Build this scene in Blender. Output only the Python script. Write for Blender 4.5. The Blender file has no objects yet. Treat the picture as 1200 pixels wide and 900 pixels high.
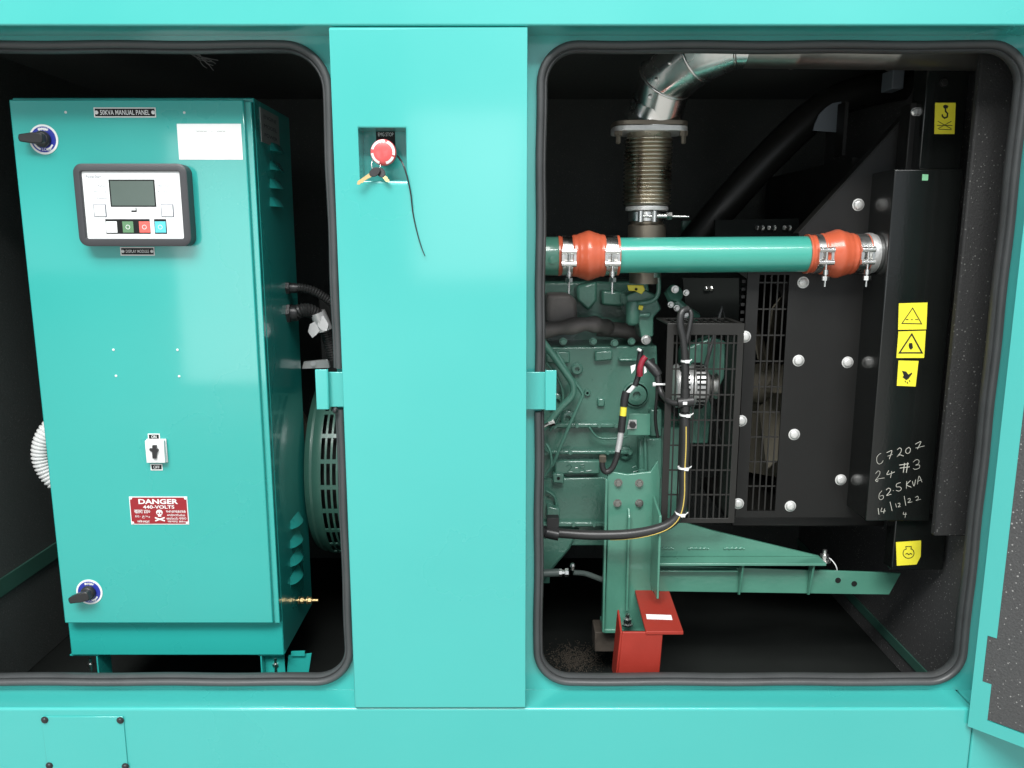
import bpy, bmesh, math, random
from mathutils import Vector, Matrix
random.seed(7)
S = bpy.context.scene
COL = S.collection

# ------------------------------------------------------------------ camera
F = 930.0; PITCH = math.atan(930.0/5178.0)
CAM = Vector((0.0, -1.30, 1.20))
FW = Vector((0, math.cos(PITCH), -math.sin(PITCH))); UPV = Vector((0, math.sin(PITCH), math.cos(PITCH))); RT = Vector((1, 0, 0))
def ray(u, v): return FW*F + RT*(u-600.0) + UPV*(450.0-v)
def P(u, v, Y):
    r = ray(u, v); return CAM + r*((Y-CAM.y)/r.y)
def PX(u, v, X):
    r = ray(u, v); return CAM + r*((X-CAM.x)/r.x)
def PZ(u, v, Z):
    r = ray(u, v); return CAM + r*((Z-CAM.z)/r.z)
def xx(u, v, Y): return P(u, v, Y).x
def zz(v, Y): return P(600, v, Y).z
def sc(v, Y): return (P(601, v, Y)-P(600, v, Y)).length      # metres per photo pixel there

cd = bpy.data.cameras.new('camera'); cam = bpy.data.objects.new('camera', cd); COL.objects.link(cam)
cam.location = CAM; cam.rotation_euler = (math.radians(90)-PITCH, 0, 0)
cd.sensor_width = 36; cd.lens = F/1200*36; cd.clip_start = 0.01; cd.clip_end = 200
S.camera = cam

# ------------------------------------------------------------------ materials
def mat(name, col, rough=0.5, metal=0.0, coat=0.0, bump=0.0, bscale=200.0, var=0.0, vscale=6.0, rvar=0.0, spec=0.5, coat_rough=0.05):
    m = bpy.data.materials.new(name); m.use_nodes = True
    nt = m.node_tree; b = nt.nodes['Principled BSDF']
    b.inputs['Base Color'].default_value = (*col, 1); b.inputs['Roughness'].default_value = rough
    b.inputs['Metallic'].default_value = metal; b.inputs['Coat Weight'].default_value = coat
    b.inputs['Coat Roughness'].default_value = coat_rough
    b.inputs['Specular IOR Level'].default_value = spec
    tc = nt.nodes.new('ShaderNodeTexCoord')
    if var or rvar:
        n = nt.nodes.new('ShaderNodeTexNoise'); n.inputs['Scale'].default_value = vscale; n.inputs['Detail'].default_value = 6
        nt.links.new(tc.outputs['Object'], n.inputs['Vector'])
        if var:
            r = nt.nodes.new('ShaderNodeMix'); r.data_type = 'RGBA'
            r.inputs[6].default_value = (*[c*(1-var) for c in col], 1); r.inputs[7].default_value = (*[min(1, c*(1+var)) for c in col], 1)
            nt.links.new(n.outputs['Fac'], r.inputs[0]); nt.links.new(r.outputs[2], b.inputs['Base Color'])
        if rvar:
            mr = nt.nodes.new('ShaderNodeMapRange'); mr.inputs[1].default_value = 0.3; mr.inputs[2].default_value = 0.7
            mr.inputs[3].default_value = max(0.02, rough-rvar); mr.inputs[4].default_value = rough+rvar
            nt.links.new(n.outputs['Fac'], mr.inputs[0]); nt.links.new(mr.outputs[0], b.inputs['Roughness'])
    if bump:
        n2 = nt.nodes.new('ShaderNodeTexNoise'); n2.inputs['Scale'].default_value = bscale; n2.inputs['Detail'].default_value = 3
        nt.links.new(tc.outputs['Object'], n2.inputs['Vector'])
        bp = nt.nodes.new('ShaderNodeBump'); bp.inputs['Strength'].default_value = bump; bp.inputs['Distance'].default_value = 0.002
        nt.links.new(n2.outputs['Fac'], bp.inputs['Height']); nt.links.new(bp.outputs[0], b.inputs['Normal'])
        if coat: nt.links.new(bp.outputs[0], b.inputs['Coat Normal'])
    return m

def foam(name, base, speck):
    m = mat(name, base, 0.8, bump=0.6, bscale=260)
    nt = m.node_tree; b = nt.nodes['Principled BSDF']
    tc = nt.nodes.new('ShaderNodeTexCoord')
    v = nt.nodes.new('ShaderNodeTexVoronoi'); v.inputs['Scale'].default_value = 170
    nt.links.new(tc.outputs['Object'], v.inputs['Vector'])
    n = nt.nodes.new('ShaderNodeTexNoise'); n.inputs['Scale'].default_value = 14; n.inputs['Detail'].default_value = 4
    nt.links.new(tc.outputs['Object'], n.inputs['Vector'])
    wn = nt.nodes.new('ShaderNodeTexWhiteNoise'); nt.links.new(v.outputs['Color'], wn.inputs['Vector'])
    th = nt.nodes.new('ShaderNodeMath'); th.operation = 'MULTIPLY'; th.inputs[1].default_value = 0.46
    nt.links.new(wn.outputs['Value'], th.inputs[0])
    th2 = nt.nodes.new('ShaderNodeMath'); th2.operation = 'MULTIPLY'; nt.links.new(th.outputs[0], th2.inputs[0]); nt.links.new(n.outputs['Fac'], th2.inputs[1])
    lt = nt.nodes.new('ShaderNodeMath'); lt.operation = 'LESS_THAN'
    nt.links.new(v.outputs['Distance'], lt.inputs[0]); nt.links.new(th2.outputs[0], lt.inputs[1])
    mx = nt.nodes.new('ShaderNodeMix'); mx.data_type = 'RGBA'
    n3 = nt.nodes.new('ShaderNodeTexNoise'); n3.inputs['Scale'].default_value = 420; nt.links.new(tc.outputs['Object'], n3.inputs['Vector'])
    m2 = nt.nodes.new('ShaderNodeMix'); m2.data_type = 'RGBA'
    m2.inputs[6].default_value = (*[c*0.55 for c in base], 1); m2.inputs[7].default_value = (*[c*1.5 for c in base], 1)
    nt.links.new(n3.outputs['Fac'], m2.inputs[0])
    nt.links.new(m2.outputs[2], mx.inputs[6]); mx.inputs[7].default_value = (*speck, 1)
    nt.links.new(lt.outputs[0], mx.inputs[0]); nt.links.new(mx.outputs[2], b.inputs['Base Color'])
    return m

TEAL = (0.052, 0.415, 0.382)
M = dict(
    paint=mat('canopy_paint', TEAL, 0.32, coat=1.0, coat_rough=0.10, bump=0.012, bscale=45, var=0.06, vscale=2.2, rvar=0.08),
    cabinet=mat('cabinet_paint', (0.022, 0.355, 0.318), 0.30, coat=1.0, coat_rough=0.07, bump=0.012, bscale=45, var=0.04, vscale=4, rvar=0.05),
    pipe=mat('pipe_paint', (0.055, 0.36, 0.285), 0.28, coat=0.5, bump=0.04, bscale=140, var=0.08, vscale=10),
    engine=mat('engine_paint', (0.060, 0.168, 0.126), 0.34, coat=0.6, bump=0.40, bscale=130, var=0.38, vscale=9, rvar=0.12),
    rail=mat('rail_paint', (0.068, 0.215, 0.155), 0.34, coat=0.6, bump=0.22, bscale=80, var=0.22, vscale=12, rvar=0.08),
    alt=mat('alternator_and_shaded_strip_paint', (0.042, 0.125, 0.095), 0.38, coat=0.2, bump=0.12, bscale=80, var=0.15, vscale=12),
    black=mat('black_powder_coat', (0.0085, 0.0085, 0.008), 0.42, spec=0.38, bump=0.10, bscale=420, var=0.2, vscale=7, rvar=0.06),
    gloss=mat('black_gloss_paint', (0.0065, 0.0075, 0.007), 0.20, coat=0.25, bump=0.05, bscale=220, var=0.2, vscale=7, rvar=0.06),
    guard=mat('guard_black', (0.016, 0.0155, 0.014), 0.45, spec=0.4, bump=0.1, bscale=400, var=0.2, vscale=12),
    rubber=mat('seal_rubber', (0.056, 0.059, 0.060), 0.48, bump=0.12, bscale=130, var=0.25, vscale=18, rvar=0.08),
    plastic=mat('black_plastic', (0.020, 0.020, 0.021), 0.38, bump=0.08, bscale=300, var=0.15, vscale=20),
    bezel=mat('bezel_plastic', (0.045, 0.046, 0.050), 0.45, bump=0.15, bscale=500),
    conduit=mat('black_conduit', (0.022, 0.022, 0.022), 0.40, bump=0.1, bscale=200),
    dark=mat('dark_interior', (0.011, 0.013, 0.012), 0.8, spec=0.15, var=0.3, vscale=8),
    foamd=foam('interior_foam', (0.060, 0.066, 0.063), (0.12, 0.12, 0.115)),
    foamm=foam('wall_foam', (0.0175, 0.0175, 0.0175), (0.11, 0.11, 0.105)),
    foam=foam('door_foam', (0.060, 0.060, 0.060), (0.28, 0.275, 0.265)),
    steel=mat('zinc_steel', (0.72, 0.72, 0.70), 0.28, metal=1, var=0.15, vscale=30, rvar=0.1),
    bolt=mat('zinc_bolt', (0.68, 0.68, 0.66), 0.40, metal=0.5, var=0.25, vscale=60, bump=0.15, bscale=150),
    darkbolt=mat('black_oxide_bolt', (0.30, 0.30, 0.28), 0.22, metal=0.9),
    foil=mat('wrapped_foil', (0.30, 0.29, 0.27), 0.34, metal=0.9, bump=0.5, bscale=40, var=0.3, vscale=12),
    chrome=mat('bright_steel', (0.86, 0.85, 0.83), 0.24, metal=1, bump=0.6, bscale=13, var=0.10, vscale=20, rvar=0.06),
    bellow=mat('bellows_steel', (0.58, 0.53, 0.44), 0.30, metal=1, var=0.18, vscale=20, rvar=0.08),
    tanpipe=mat('heat_tinted_steel', (0.22, 0.19, 0.15), 0.45, metal=0.8, var=0.2, vscale=20),
    alu=mat('cast_aluminium', (0.66, 0.66, 0.65), 0.45, metal=0.7, bump=0.3, bscale=220, var=0.15, vscale=30),
    orange=mat('orange_silicone', (0.54, 0.108, 0.05), 0.30, coat=0.2, bump=0.06, bscale=80, var=0.12, vscale=14),
    red=mat('red_oxide_paint', (0.29, 0.028, 0.018), 0.5, spec=0.3, bump=0.2, bscale=70, var=0.22, vscale=14, rvar=0.1),
    iron=mat('cast_iron_brown', (0.19, 0.172, 0.162), 0.50, metal=0.2, bump=0.5, bscale=120, var=0.35, vscale=20),
    white=mat('white_plastic', (0.75, 0.76, 0.75), 0.35),
    paper=mat('white_paper', (0.86, 0.87, 0.86), 0.55),
    face=mat('white_faceplate', (0.80, 0.82, 0.82), 0.4),
    greyplate=mat('grey_data_plate', (0.33, 0.34, 0.33), 0.45, metal=0.3, var=0.2, vscale=40),
    screen=mat('grey_lcd', (0.085, 0.115, 0.100), 0.22, var=0.1, vscale=30),
    ink=mat('black_ink', (0.012, 0.012, 0.012), 0.5),
    greyink=mat('grey_ink', (0.13, 0.14, 0.17), 0.5),
    plateblk=mat('black_nameplate', (0.008, 0.009, 0.009), 0.5, spec=0.25),
    yellow=mat('yellow_sticker', (0.80, 0.72, 0.045), 0.38, var=0.05, vscale=30),
    yellowp=mat('yellow_plastic', (0.80, 0.70, 0.06), 0.4),
    stripe=mat('yellow_stripe', (0.62, 0.46, 0.10), 0.45),
    redsign=mat('red_sign', (0.27, 0.012, 0.018), 0.4),
    redcap=mat('red_button', (0.60, 0.085, 0.085), 0.36, coat=0.3),
    redboot=mat('red_boot', (0.26, 0.018, 0.035), 0.4),
    blue=mat('blue_plate', (0.02, 0.035, 0.30), 0.35),
    btngreen=mat('green_key', (0.10, 0.22, 0.11), 0.4),
    btnred=mat('red_key', (0.72, 0.12, 0.10), 0.4),
    btncyan=mat('cyan_key', (0.10, 0.52, 0.58), 0.4),
    brass=mat('brass', (0.62, 0.46, 0.22), 0.35, metal=0.8),
    chalk=mat('chalk_marker', (0.42, 0.42, 0.37), 0.7),
    tape=mat('silver_tape', (0.55, 0.55, 0.55), 0.35, metal=0.4, bump=0.3, bscale=60),
    tan=mat('tan_fan', (0.22, 0.20, 0.155), 0.5, var=0.15, vscale=15),
    greygreen=mat('grey_hose', (0.10, 0.13, 0.12), 0.45),
    rust=mat('rusty_plate', (0.055, 0.045, 0.035), 0.8, bump=0.6, bscale=80, var=0.5, vscale=30),
    dust=mat('floor_dust', (0.055, 0.045, 0.034), 0.95, bump=0.6, bscale=150, var=0.5, vscale=60),
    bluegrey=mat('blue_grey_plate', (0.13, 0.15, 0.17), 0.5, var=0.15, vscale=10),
    greentag=mat('green_tag', (0.20, 0.50, 0.28), 0.5),
    concrete=mat('concrete', (0.32, 0.31, 0.29), 0.8, bump=0.3, bscale=60, var=0.25, vscale=5),
)

# ------------------------------------------------------------------ mesh helpers
def new(): return bmesh.new()
def box(bm, x0, x1, y0, y1, z0, z1):
    x0, x1 = sorted((x0, x1)); y0, y1 = sorted((y0, y1)); z0, z1 = sorted((z0, z1))
    v = [bm.verts.new(p) for p in ((x0,y0,z0),(x1,y0,z0),(x1,y1,z0),(x0,y1,z0),(x0,y0,z1),(x1,y0,z1),(x1,y1,z1),(x0,y1,z1))]
    for f in ((0,3,2,1),(4,5,6,7),(0,1,5,4),(1,2,6,5),(2,3,7,6),(3,0,4,7)): bm.faces.new([v[i] for i in f])
def obox(bm, c, ax, ay, az):      # oriented box: centre and three half-vectors
    c = Vector(c); v = []
    for k in (-1, 1):
        for i, j in ((-1,-1),(1,-1),(1,1),(-1,1)): v.append(bm.verts.new(c + ax*i + ay*j + az*k))
    for f in ((0,3,2,1),(4,5,6,7),(0,1,5,4),(1,2,6,5),(2,3,7,6),(3,0,4,7)): bm.faces.new([v[i] for i in f])
def poly(bm, pts, off):           # extruded polygon: 3-D points and an offset vector
    a = [bm.verts.new(p) for p in pts]; b = [bm.verts.new(Vector(p)+off) for p in pts]; n = len(a)
    bm.faces.new(a); bm.faces.new(b[::-1])
    for i in range(n): bm.faces.new((a[i], b[i], b[(i+1)%n], a[(i+1)%n]))
def plate(bm, uv, Y, th):         # outline given in photo pixels on the plane at depth Y
    poly(bm, [P(u, v, Y) for u, v in uv], Vector((0, th, 0)))
def basis(d):
    d = d.normalized(); a = Vector((0,0,1)) if abs(d.z) < 0.9 else Vector((1,0,0))
    s = d.cross(a).normalized(); return s, s.cross(d).normalized()
def rings(bm, rr, closed=False, caps=True):
    n = len(rr[0]); m = len(rr)
    for i in range(m if closed else m-1):
        a, b = rr[i], rr[(i+1)%m]
        for j in range(n): bm.faces.new((a[j], a[(j+1)%n], b[(j+1)%n], b[j]))
    if caps and not closed: bm.faces.new(rr[0][::-1]); bm.faces.new(rr[-1])
def tube(bm, pts, r, n=12, closed=False, caps=True):
    pts = [Vector(p) for p in pts]; m = len(pts); rr = []
    rad = r if isinstance(r, (list, tuple)) else [r]*m
    s = None
    for i in range(m):
        if closed: t = (pts[(i+1)%m]-pts[i-1])
        elif i == 0: t = pts[1]-pts[0]
        elif i == m-1: t = pts[-1]-pts[-2]
        else: t = (pts[i+1]-pts[i]).normalized() + (pts[i]-pts[i-1]).normalized()
        t.normalize()
        if s is None: s, _ = basis(t)
        s = (s - t*s.dot(t)).normalized(); w = t.cross(s)
        rr.append([bm.verts.new(pts[i] + (s*math.cos(2*math.pi*k/n) + w*math.sin(2*math.pi*k/n))*rad[i]) for k in range(n)])
    rings(bm, rr, closed, caps)
def cyl(bm, p0, p1, r, n=24, r1=None): tube(bm, [p0, p1], [r, r if r1 is None else r1], n)
def lathe(bm, prof, org, ax, n=40, caps=True):    # prof: (radius, distance along axis)
    ax = Vector(ax).normalized(); s, w = basis(ax); org = Vector(org)
    rr = [[bm.verts.new(org + ax*t + (s*math.cos(2*math.pi*k/n)+w*math.sin(2*math.pi*k/n))*max(r, 1e-5)) for k in range(n)] for r, t in prof]
    rings(bm, rr, False, caps)
def spline(pts, k=8):              # Catmull-Rom through the points
    pts = [Vector(p) for p in pts]; q = [pts[0]*2-pts[1]] + pts + [pts[-1]*2-pts[-2]]; out = []
    for i in range(1, len(q)-2):
        for j in range(k):
            t = j/k; a, b, c, d = q[i-1:i+3]
            out.append(0.5*((2*b)+(c-a)*t+(2*a-5*b+4*c-d)*t*t+(3*b-a-3*c+d)*t**3))
    return out + [pts[-1]]
def corrug(pts, r, amp, pitch):    # resample to a corrugated tube: points and radii
    pts = [Vector(p) for p in pts]; L = sum((pts[i+1]-pts[i]).length for i in range(len(pts)-1)); n = max(4, int(L/pitch*4))
    out = []; rad = []; i = 0; acc = 0
    for k in range(n+1):
        s = L*k/n
        while i < len(pts)-2 and acc + (pts[i+1]-pts[i]).length < s: acc += (pts[i+1]-pts[i]).length; i += 1
        t = (s-acc)/max(1e-9, (pts[i+1]-pts[i]).length); out.append(pts[i].lerp(pts[i+1], min(1, t)))
        rad.append(r + amp*(1 if k % 4 in (1, 2) else -1))
    return out, rad
def sweep(bm, path, prof, closed=False):   # path in (x, z); prof = (outward offset, y)
    m = len(path); rr = []
    for i in range(m):
        a = path[i-1] if (closed or i) else path[i]; b = path[(i+1)%m] if (closed or i < m-1) else path[i]
        tx, tz = b[0]-a[0], b[1]-a[1]; l = math.hypot(tx, tz); nx, nz = tz/l, -tx/l
        rr.append([bm.verts.new((path[i][0]+nx*o, y, path[i][1]+nz*o)) for o, y in prof])
    rings(bm, rr, closed)
def rrect(x0, x1, z0, z1, r, n=10):        # counter-clockwise from the lower end of the right side
    p = []
    for cx, cz, a0 in ((x1-r, z1-r, 0), (x0+r, z1-r, 90), (x0+r, z0+r, 180), (x1-r, z0+r, 270)):
        for k in range(n+1):
            a = math.radians(a0 + 90*k/n); p.append((cx+r*math.cos(a), cz+r*math.sin(a)))
    return p
_st = [0]
def ribbon(bm, pts, w, Y=None, nrm=None):  # flat painted stroke through 3-D points, facing -Y (or nrm)
    nrm = Vector(nrm) if nrm else Vector((0,-1,0)); _st[0] += 1; lift = nrm*(0.00006*(_st[0] % 5))
    pts = [Vector(p)+lift for p in pts]; L = []; R = []; m = len(pts); cl = (pts[0]-pts[-1]).length < 1e-7
    if cl: pts = pts[:-1]; m -= 1
    for i in range(m):
        if cl: a, b, c = pts[i-1], pts[i], pts[(i+1)%m]
        else: a, b, c = pts[max(0,i-1)], pts[i], pts[min(m-1,i+1)]
        d1 = (b-a).normalized() if (b-a).length > 1e-9 else (c-b).normalized(); d2 = (c-b).normalized() if (c-b).length > 1e-9 else d1
        t = d1+d2; t = t.normalized() if t.length > 1e-6 else d1
        s = nrm.cross(t).normalized(); k = w/2/max(0.45, abs(nrm.cross(d1).normalized().dot(s)))
        L.append(bm.verts.new(b+s*k)); R.append(bm.verts.new(b-s*k))
    for i in range(m if cl else m-1):
        j = (i+1) % m; bm.faces.new((L[i], R[i], R[j], L[j]))
def text(bm, s, c, right, up, w=None, h=None, bold=0.0):
    cu = bpy.data.curves.new('t', 'FONT'); cu.body = s; cu.size = 1; cu.align_x = 'CENTER'; cu.offset = bold; cu.resolution_u = 3
    o = bpy.data.objects.new('t', cu); COL.objects.link(o); bpy.context.view_layer.update()
    ev = o.evaluated_get(bpy.context.evaluated_depsgraph_get()); me = ev.to_mesh()
    vs = [v.co.copy() for v in me.vertices]
    if vs:
        x0 = min(v.x for v in vs); x1 = max(v.x for v in vs); y0 = min(v.y for v in vs); y1 = max(v.y for v in vs)
        sy = (h/(y1-y0)) if h else None; sx = (w/(x1-x0)) if w else None
        sx = sx or sy; sy = sy or sx
        nv = [bm.verts.new(Vector(c) + right*((v.x-(x0+x1)/2)*sx) + up*((v.y-(y0+y1)/2)*sy)) for v in vs]
        for f in me.polygons:
            try: bm.faces.new([nv[i] for i in f.vertices])
            except ValueError: pass
    ev.to_mesh_clear(); bpy.data.objects.remove(o); bpy.data.curves.remove(cu)
def ftext(bm, s, u, v, Y, wpx, hpx, bold=0.0):   # text on a surface that faces the viewer, centred on a pixel
    k = sc(v, Y); text(bm, s, P(u, v, Y), Vector((1,0,0)), Vector((0,0,1)), wpx*k if wpx else None, hpx*k if hpx else None, bold)
def rect(u0, v0, u1, v1, Y):       # world x0, x1, z0, z1 of an upright rectangle seen at those pixels
    vm = (v0+v1)/2; return xx(u0, vm, Y), xx(u1, vm, Y), zz(v1, Y), zz(v0, Y)
def rbox(bm, u0, v0, u1, v1, Y, th):
    x0, x1, z0, z1 = rect(u0, v0, u1, v1, Y); box(bm, x0, x1, Y, Y+th, z0, z1)

def build(bm, name, m, parent=None, smooth=38, bevel=0.0, label=None, seg=2):
    bmesh.ops.recalc_face_normals(bm, faces=bm.faces[:])
    lim = math.radians(smooth)
    for f in bm.faces: f.smooth = True
    for e in bm.edges:
        e.smooth = not (len(e.link_faces) != 2 or e.calc_face_angle(10) > lim)
    me = bpy.data.meshes.new(name); bm.to_mesh(me); bm.free()
    me.materials.append(M[m] if isinstance(m, str) else m)
    o = bpy.data.objects.new(name, me); COL.objects.link(o)
    if bevel:
        b = o.modifiers.new('bevel', 'BEVEL'); b.width = bevel; b.segments = seg; b.limit_method = 'ANGLE'; b.angle_limit = math.radians(40)
        b.harden_normals = False
    if parent is not None: attach(o, parent)
    if label: o['label'] = label
    return o
WLOC = {}
def attach(o, parent):
    o.parent = parent; o.matrix_parent_inverse = Matrix.Translation(-WLOC.get(parent.name, Vector((0,0,0))))
def tag(o, label, cat, group=None, kind=None):
    o['label'] = label; o['category'] = cat
    if group: o['group'] = group
    if kind: o['kind'] = kind
    return o
def thing(name, loc, label, cat, group=None):
    o = bpy.data.objects.new(name, None); COL.objects.link(o); o.location = loc; o.empty_display_size = 0.02
    WLOC[o.name] = Vector(loc); return tag(o, label, cat, group)
def inst(me_obj, loc, parent, rot=None, scale=1.0, name=None, label=None):   # another instance sharing the mesh, at a place
    o = bpy.data.objects.new(name or me_obj.name.split('.')[0], me_obj.data); COL.objects.link(o)
    o.location = loc
    if rot: o.rotation_euler = rot
    o.scale = (scale,)*3; attach(o, parent)
    if label: o['label'] = label
    return o
XV = Vector((1,0,0)); YV = Vector((0,1,0)); ZV = Vector((0,0,1))

# bolt meshes built once (axis towards -Y)
def hexhead(bm, r, h, n=6):
    lathe(bm, [(r*1.28, 0), (r*1.28, -0.0012)], (0,0,0), YV, 20); lathe(bm, [(r, -0.0012), (r, -h), (r*0.86, -h-0.0008)], (0,0,0), YV, n)
def domehead(bm, r, h):
    lathe(bm, [(r*1.05, 0), (r*1.05, -h*.22), (r*0.86, -h*.30), (r*0.82, -h*0.6), (r*0.62, -h*0.9), (r*0.35, -h), (0.0, -h)], (0,0,0), YV, 22)
PROTO = {}
def bolt(kind, loc, parent, name='bolt', m='bolt', r=0.008, h=0.005, rot=None, label=None):
    key = (kind, m, r, h)
    if key not in PROTO:
        bm = new(); (hexhead if kind == 'hex' else domehead)(bm, r, h); o = build(bm, name, m); PROTO[key] = o.data; bpy.data.objects.remove(o)
    o = bpy.data.objects.new(name, PROTO[key]); COL.objects.link(o); o.location = loc
    if rot: o.rotation_euler = rot
    attach(o, parent)
    if label: o['label'] = label
    return o

# ================================================================== canopy
Y1 = 0.060                                   # depth of the recessed door frame
ZT = zz(30, 0); ZB = zz(830, 0)
XL, XR = -1.14, xx(1137, 880, 0)
PXL, PXR = xx(401, 430, 0), xx(617, 430, 0)  # centre post
XWL, XWR = -1.09, 0.875
can = thing('generator_canopy', (0, 0.4, 0.0), 'glossy teal steel generator canopy with two open bays either side of a broad post', 'enclosure')
bm = new(); box(bm, XL, XR+0.30, 0.0, Y1+0.004, ZT, ZT+0.30); build(bm, 'roof_panel', 'paint', can, bevel=0.003)
bm = new(); box(bm, XL, XR, 0.0, Y1+0.004, 0.14, ZB); build(bm, 'sill_panel', 'paint', can, bevel=0.005, seg=4)
bm = new(); box(bm, XR+0.0015, XR+0.30, 0.0015, Y1+0.004, 0.14, ZB-0.0003); build(bm, 'corner_panel', 'paint', can, bevel=0.003)
# centre post: face sheet with the stop-button opening, folded sides
HX0, HX1 = xx(421, 181, 0), xx(476.5, 181, 0); HZ0, HZ1 = zz(212, 0), zz(150, 0)
def holed(bm, x0, x1, z0, z1, hx0, hx1, hz0, hz1, y0, y1):
    o = [(x0,z0),(x1,z0),(x1,z1),(x0,z1)]; i = [(hx0,hz0),(hx1,hz0),(hx1,hz1),(hx0,hz1)]
    A = [[bm.verts.new((x,y,z)) for x,z in L] for y in (y0,y1) for L in (o,i)]
    for k in range(4):
        j = (k+1) % 4
        bm.faces.new((A[0][k],A[0][j],A[1][j],A[1][k])); bm.faces.new((A[2][k],A[3][k],A[3][j],A[2][j]))
        bm.faces.new((A[0][k],A[2][k],A[2][j],A[0][j])); bm.faces.new((A[1][k],A[1][j],A[3][j],A[3][k]))
bm = new(); holed(bm, PXL, PXR, zz(828.5, 0), zz(32.5, 0), HX0, HX1, HZ0, HZ1, -0.004, Y1-0.002)
post = build(bm, 'door_post', 'paint', can, bevel=0.0022)
bm = new()   # folded box behind the opening
t = 0.0015
box(bm, HX0-0.006, HX1+0.006, 0.043, 0.046, HZ0-0.006, HZ1+0.006)
build(bm, 'button_recess', 'paint', can)
# recessed door frames with rounded openings, and their rubber seals
def frame_and_seal(x0, x1, z0, z1, r, ox0, ox1, cut, side):
    path = rrect(x0, x1, z0, z1, r)
    bm = new(); cx, cz = (x0+x1)/2, (z0+z1)/2; n = len(path)
    def outer(i):
        c, e = divmod(i, 11); X = (ox1, ox0, ox0, ox1)[c]; Z = (ZT+0.0005, ZT+0.0005, ZB-0.0005, ZB-0.0005)[c]
        if e in (0, 10):
            vert = (e == 0) == (c in (0, 2))         # this end of the arc runs into an upright side
            return (X, path[i][1]) if vert else (path[i][0], Z)
        return (X, Z)
    inn = path; out = [outer(i) for i in range(n)]
    V = [[bm.verts.new((p[0], y, p[1])) for p in L] for y in (Y1, Y1+0.003) for L in (inn, out)]
    for i in range(n):
        j = (i+1) % n
        for a, b in ((0,1),(1,3),(3,2),(2,0)): bm.faces.new((V[a][i],V[a][j],V[b][j],V[b][i]))
    bmesh.ops.remove_doubles(bm, verts=bm.verts[:], dist=1e-6)
    build(bm, 'door_frame', 'paint', can)
    # seal
    zt, zb = cut
    arc = rrect(x0, x1, z0, z1, r)       # ccw from right side just below top-right corner
    if side == 'right':
        q = [(x1, zt), (x1, (zt+z1-r)/2)] + arc + [(x1, (z0+r+zb)/2), (x1, zb)]
    else:
        k = 2*11
        q = [(x0, zb), (x0, (zb+z0+r)/2)] + arc[k:] + arc[:k] + [(x0, (zt+z1-r)/2), (x0, zt)]
    prof = [(-0.002, Y1+0.010), (-0.0045, Y1+0.008), (-0.0052, Y1-0.003), (-0.003, Y1-0.0075), (-0.001, Y1-0.0072), (0.0003, Y1-0.006)]
    for a in range(200, -41, -20):       # the hollow bulb
        prof.append((0.0062+0.0062*math.cos(math.radians(a)), Y1-0.0085+0.0066*-math.sin(math.radians(a))))
    prof += [(0.0095, Y1-0.001), (0.002, Y1-0.0005)]
    dense = []
    for i in range(len(q)-1):            # slight waviness of a pressed-on rubber strip
        a, b = Vector((*q[i], 0)), Vector((*q[i+1], 0)); nn = max(1, int((b-a).length/0.02))
        for k in range(nn): p = a.lerp(b, k/nn); dense.append((p.x+0.0007*math.sin(31*p.y+1.3), p.y+0.0007*math.sin(27*p.x)))
    dense.append(q[-1])
    bm = new(); sweep(bm, dense, prof); build(bm, 'rubber_seal', 'rubber', can, smooth=60)
YS = Y1-0.008
SZ0, SZ1 = zz(796, YS), zz(57, YS)
LX1 = xx(388.3, 300, YS); RX0 = xx(636, 300, YS); RX1 = xx(1170, 350, YS)
frame_and_seal(XL+0.09, LX1, SZ0, SZ1, 0.062, XL, PXL+0.05, (zz(431, YS), zz(479, YS)), 'right')
frame_and_seal(RX0, RX1, SZ0, SZ1, 0.055, PXR-0.05, XR+0.075, (zz(437, YS), zz(483, YS)), 'left')
# latch plates bent from sheet, one each side of the post
bm = new(); rbox(bm, 383, 436, 412, 477, 0.040, 0.003); x0,x1,z0,z1 = rect(370, 433, 384, 480, 0.028)
poly(bm, [(xx(384,455,0.040),0.0402,z1),(x1-0.0005,0.028,z1),(x1-0.0005,0.028,z0),(xx(384,455,0.040),0.0402,z0)], Vector((0.002,0.002,0)))
box(bm, x0, x1, 0.028, 0.031, z0, z1)
lb = build(bm, 'latch_plate', 'paint', can, bevel=0.0012)
bolt('dome', P(393, 481, 0.040), can, 'screw', 'plastic', 0.005, 0.006)
bm = new(); rbox(bm, 612, 436, 640, 480, 0.040, 0.003); x0,x1,z0,z1 = rect(639, 434, 652, 481, 0.028)
box(bm, x0, x1, 0.028, 0.031, z0, z1); xk = x0
poly(bm, [(xk+0.0005,0.0278,z1),(xx(640,455,0.040)-0.002,0.0402,z1),(xx(640,455,0.040)-0.002,0.0402,z0),(xk+0.0005,0.0278,z0)], Vector((0.002,0.002,0)))
build(bm, 'latch_plate', 'paint', can, bevel=0.0012)
# inspection cover low on the sill
x0, x1, z0, z1 = rect(53, 839, 148, 905, 0)
z0 = z1-(x1-x0)*0.72
bm = new(); box(bm, x0, x1, -0.0025, -0.0002, z0, z1); cov = build(bm, 'cover_plate', 'paint', can, bevel=0.0008)
for u, v in ((52.5, 843.5), (141, 844), (58, 897), (147, 898)): bolt('dome', P(u, v, -0.0025), cov, 'screw', 'plastic', 0.0062, 0.0045)
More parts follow.
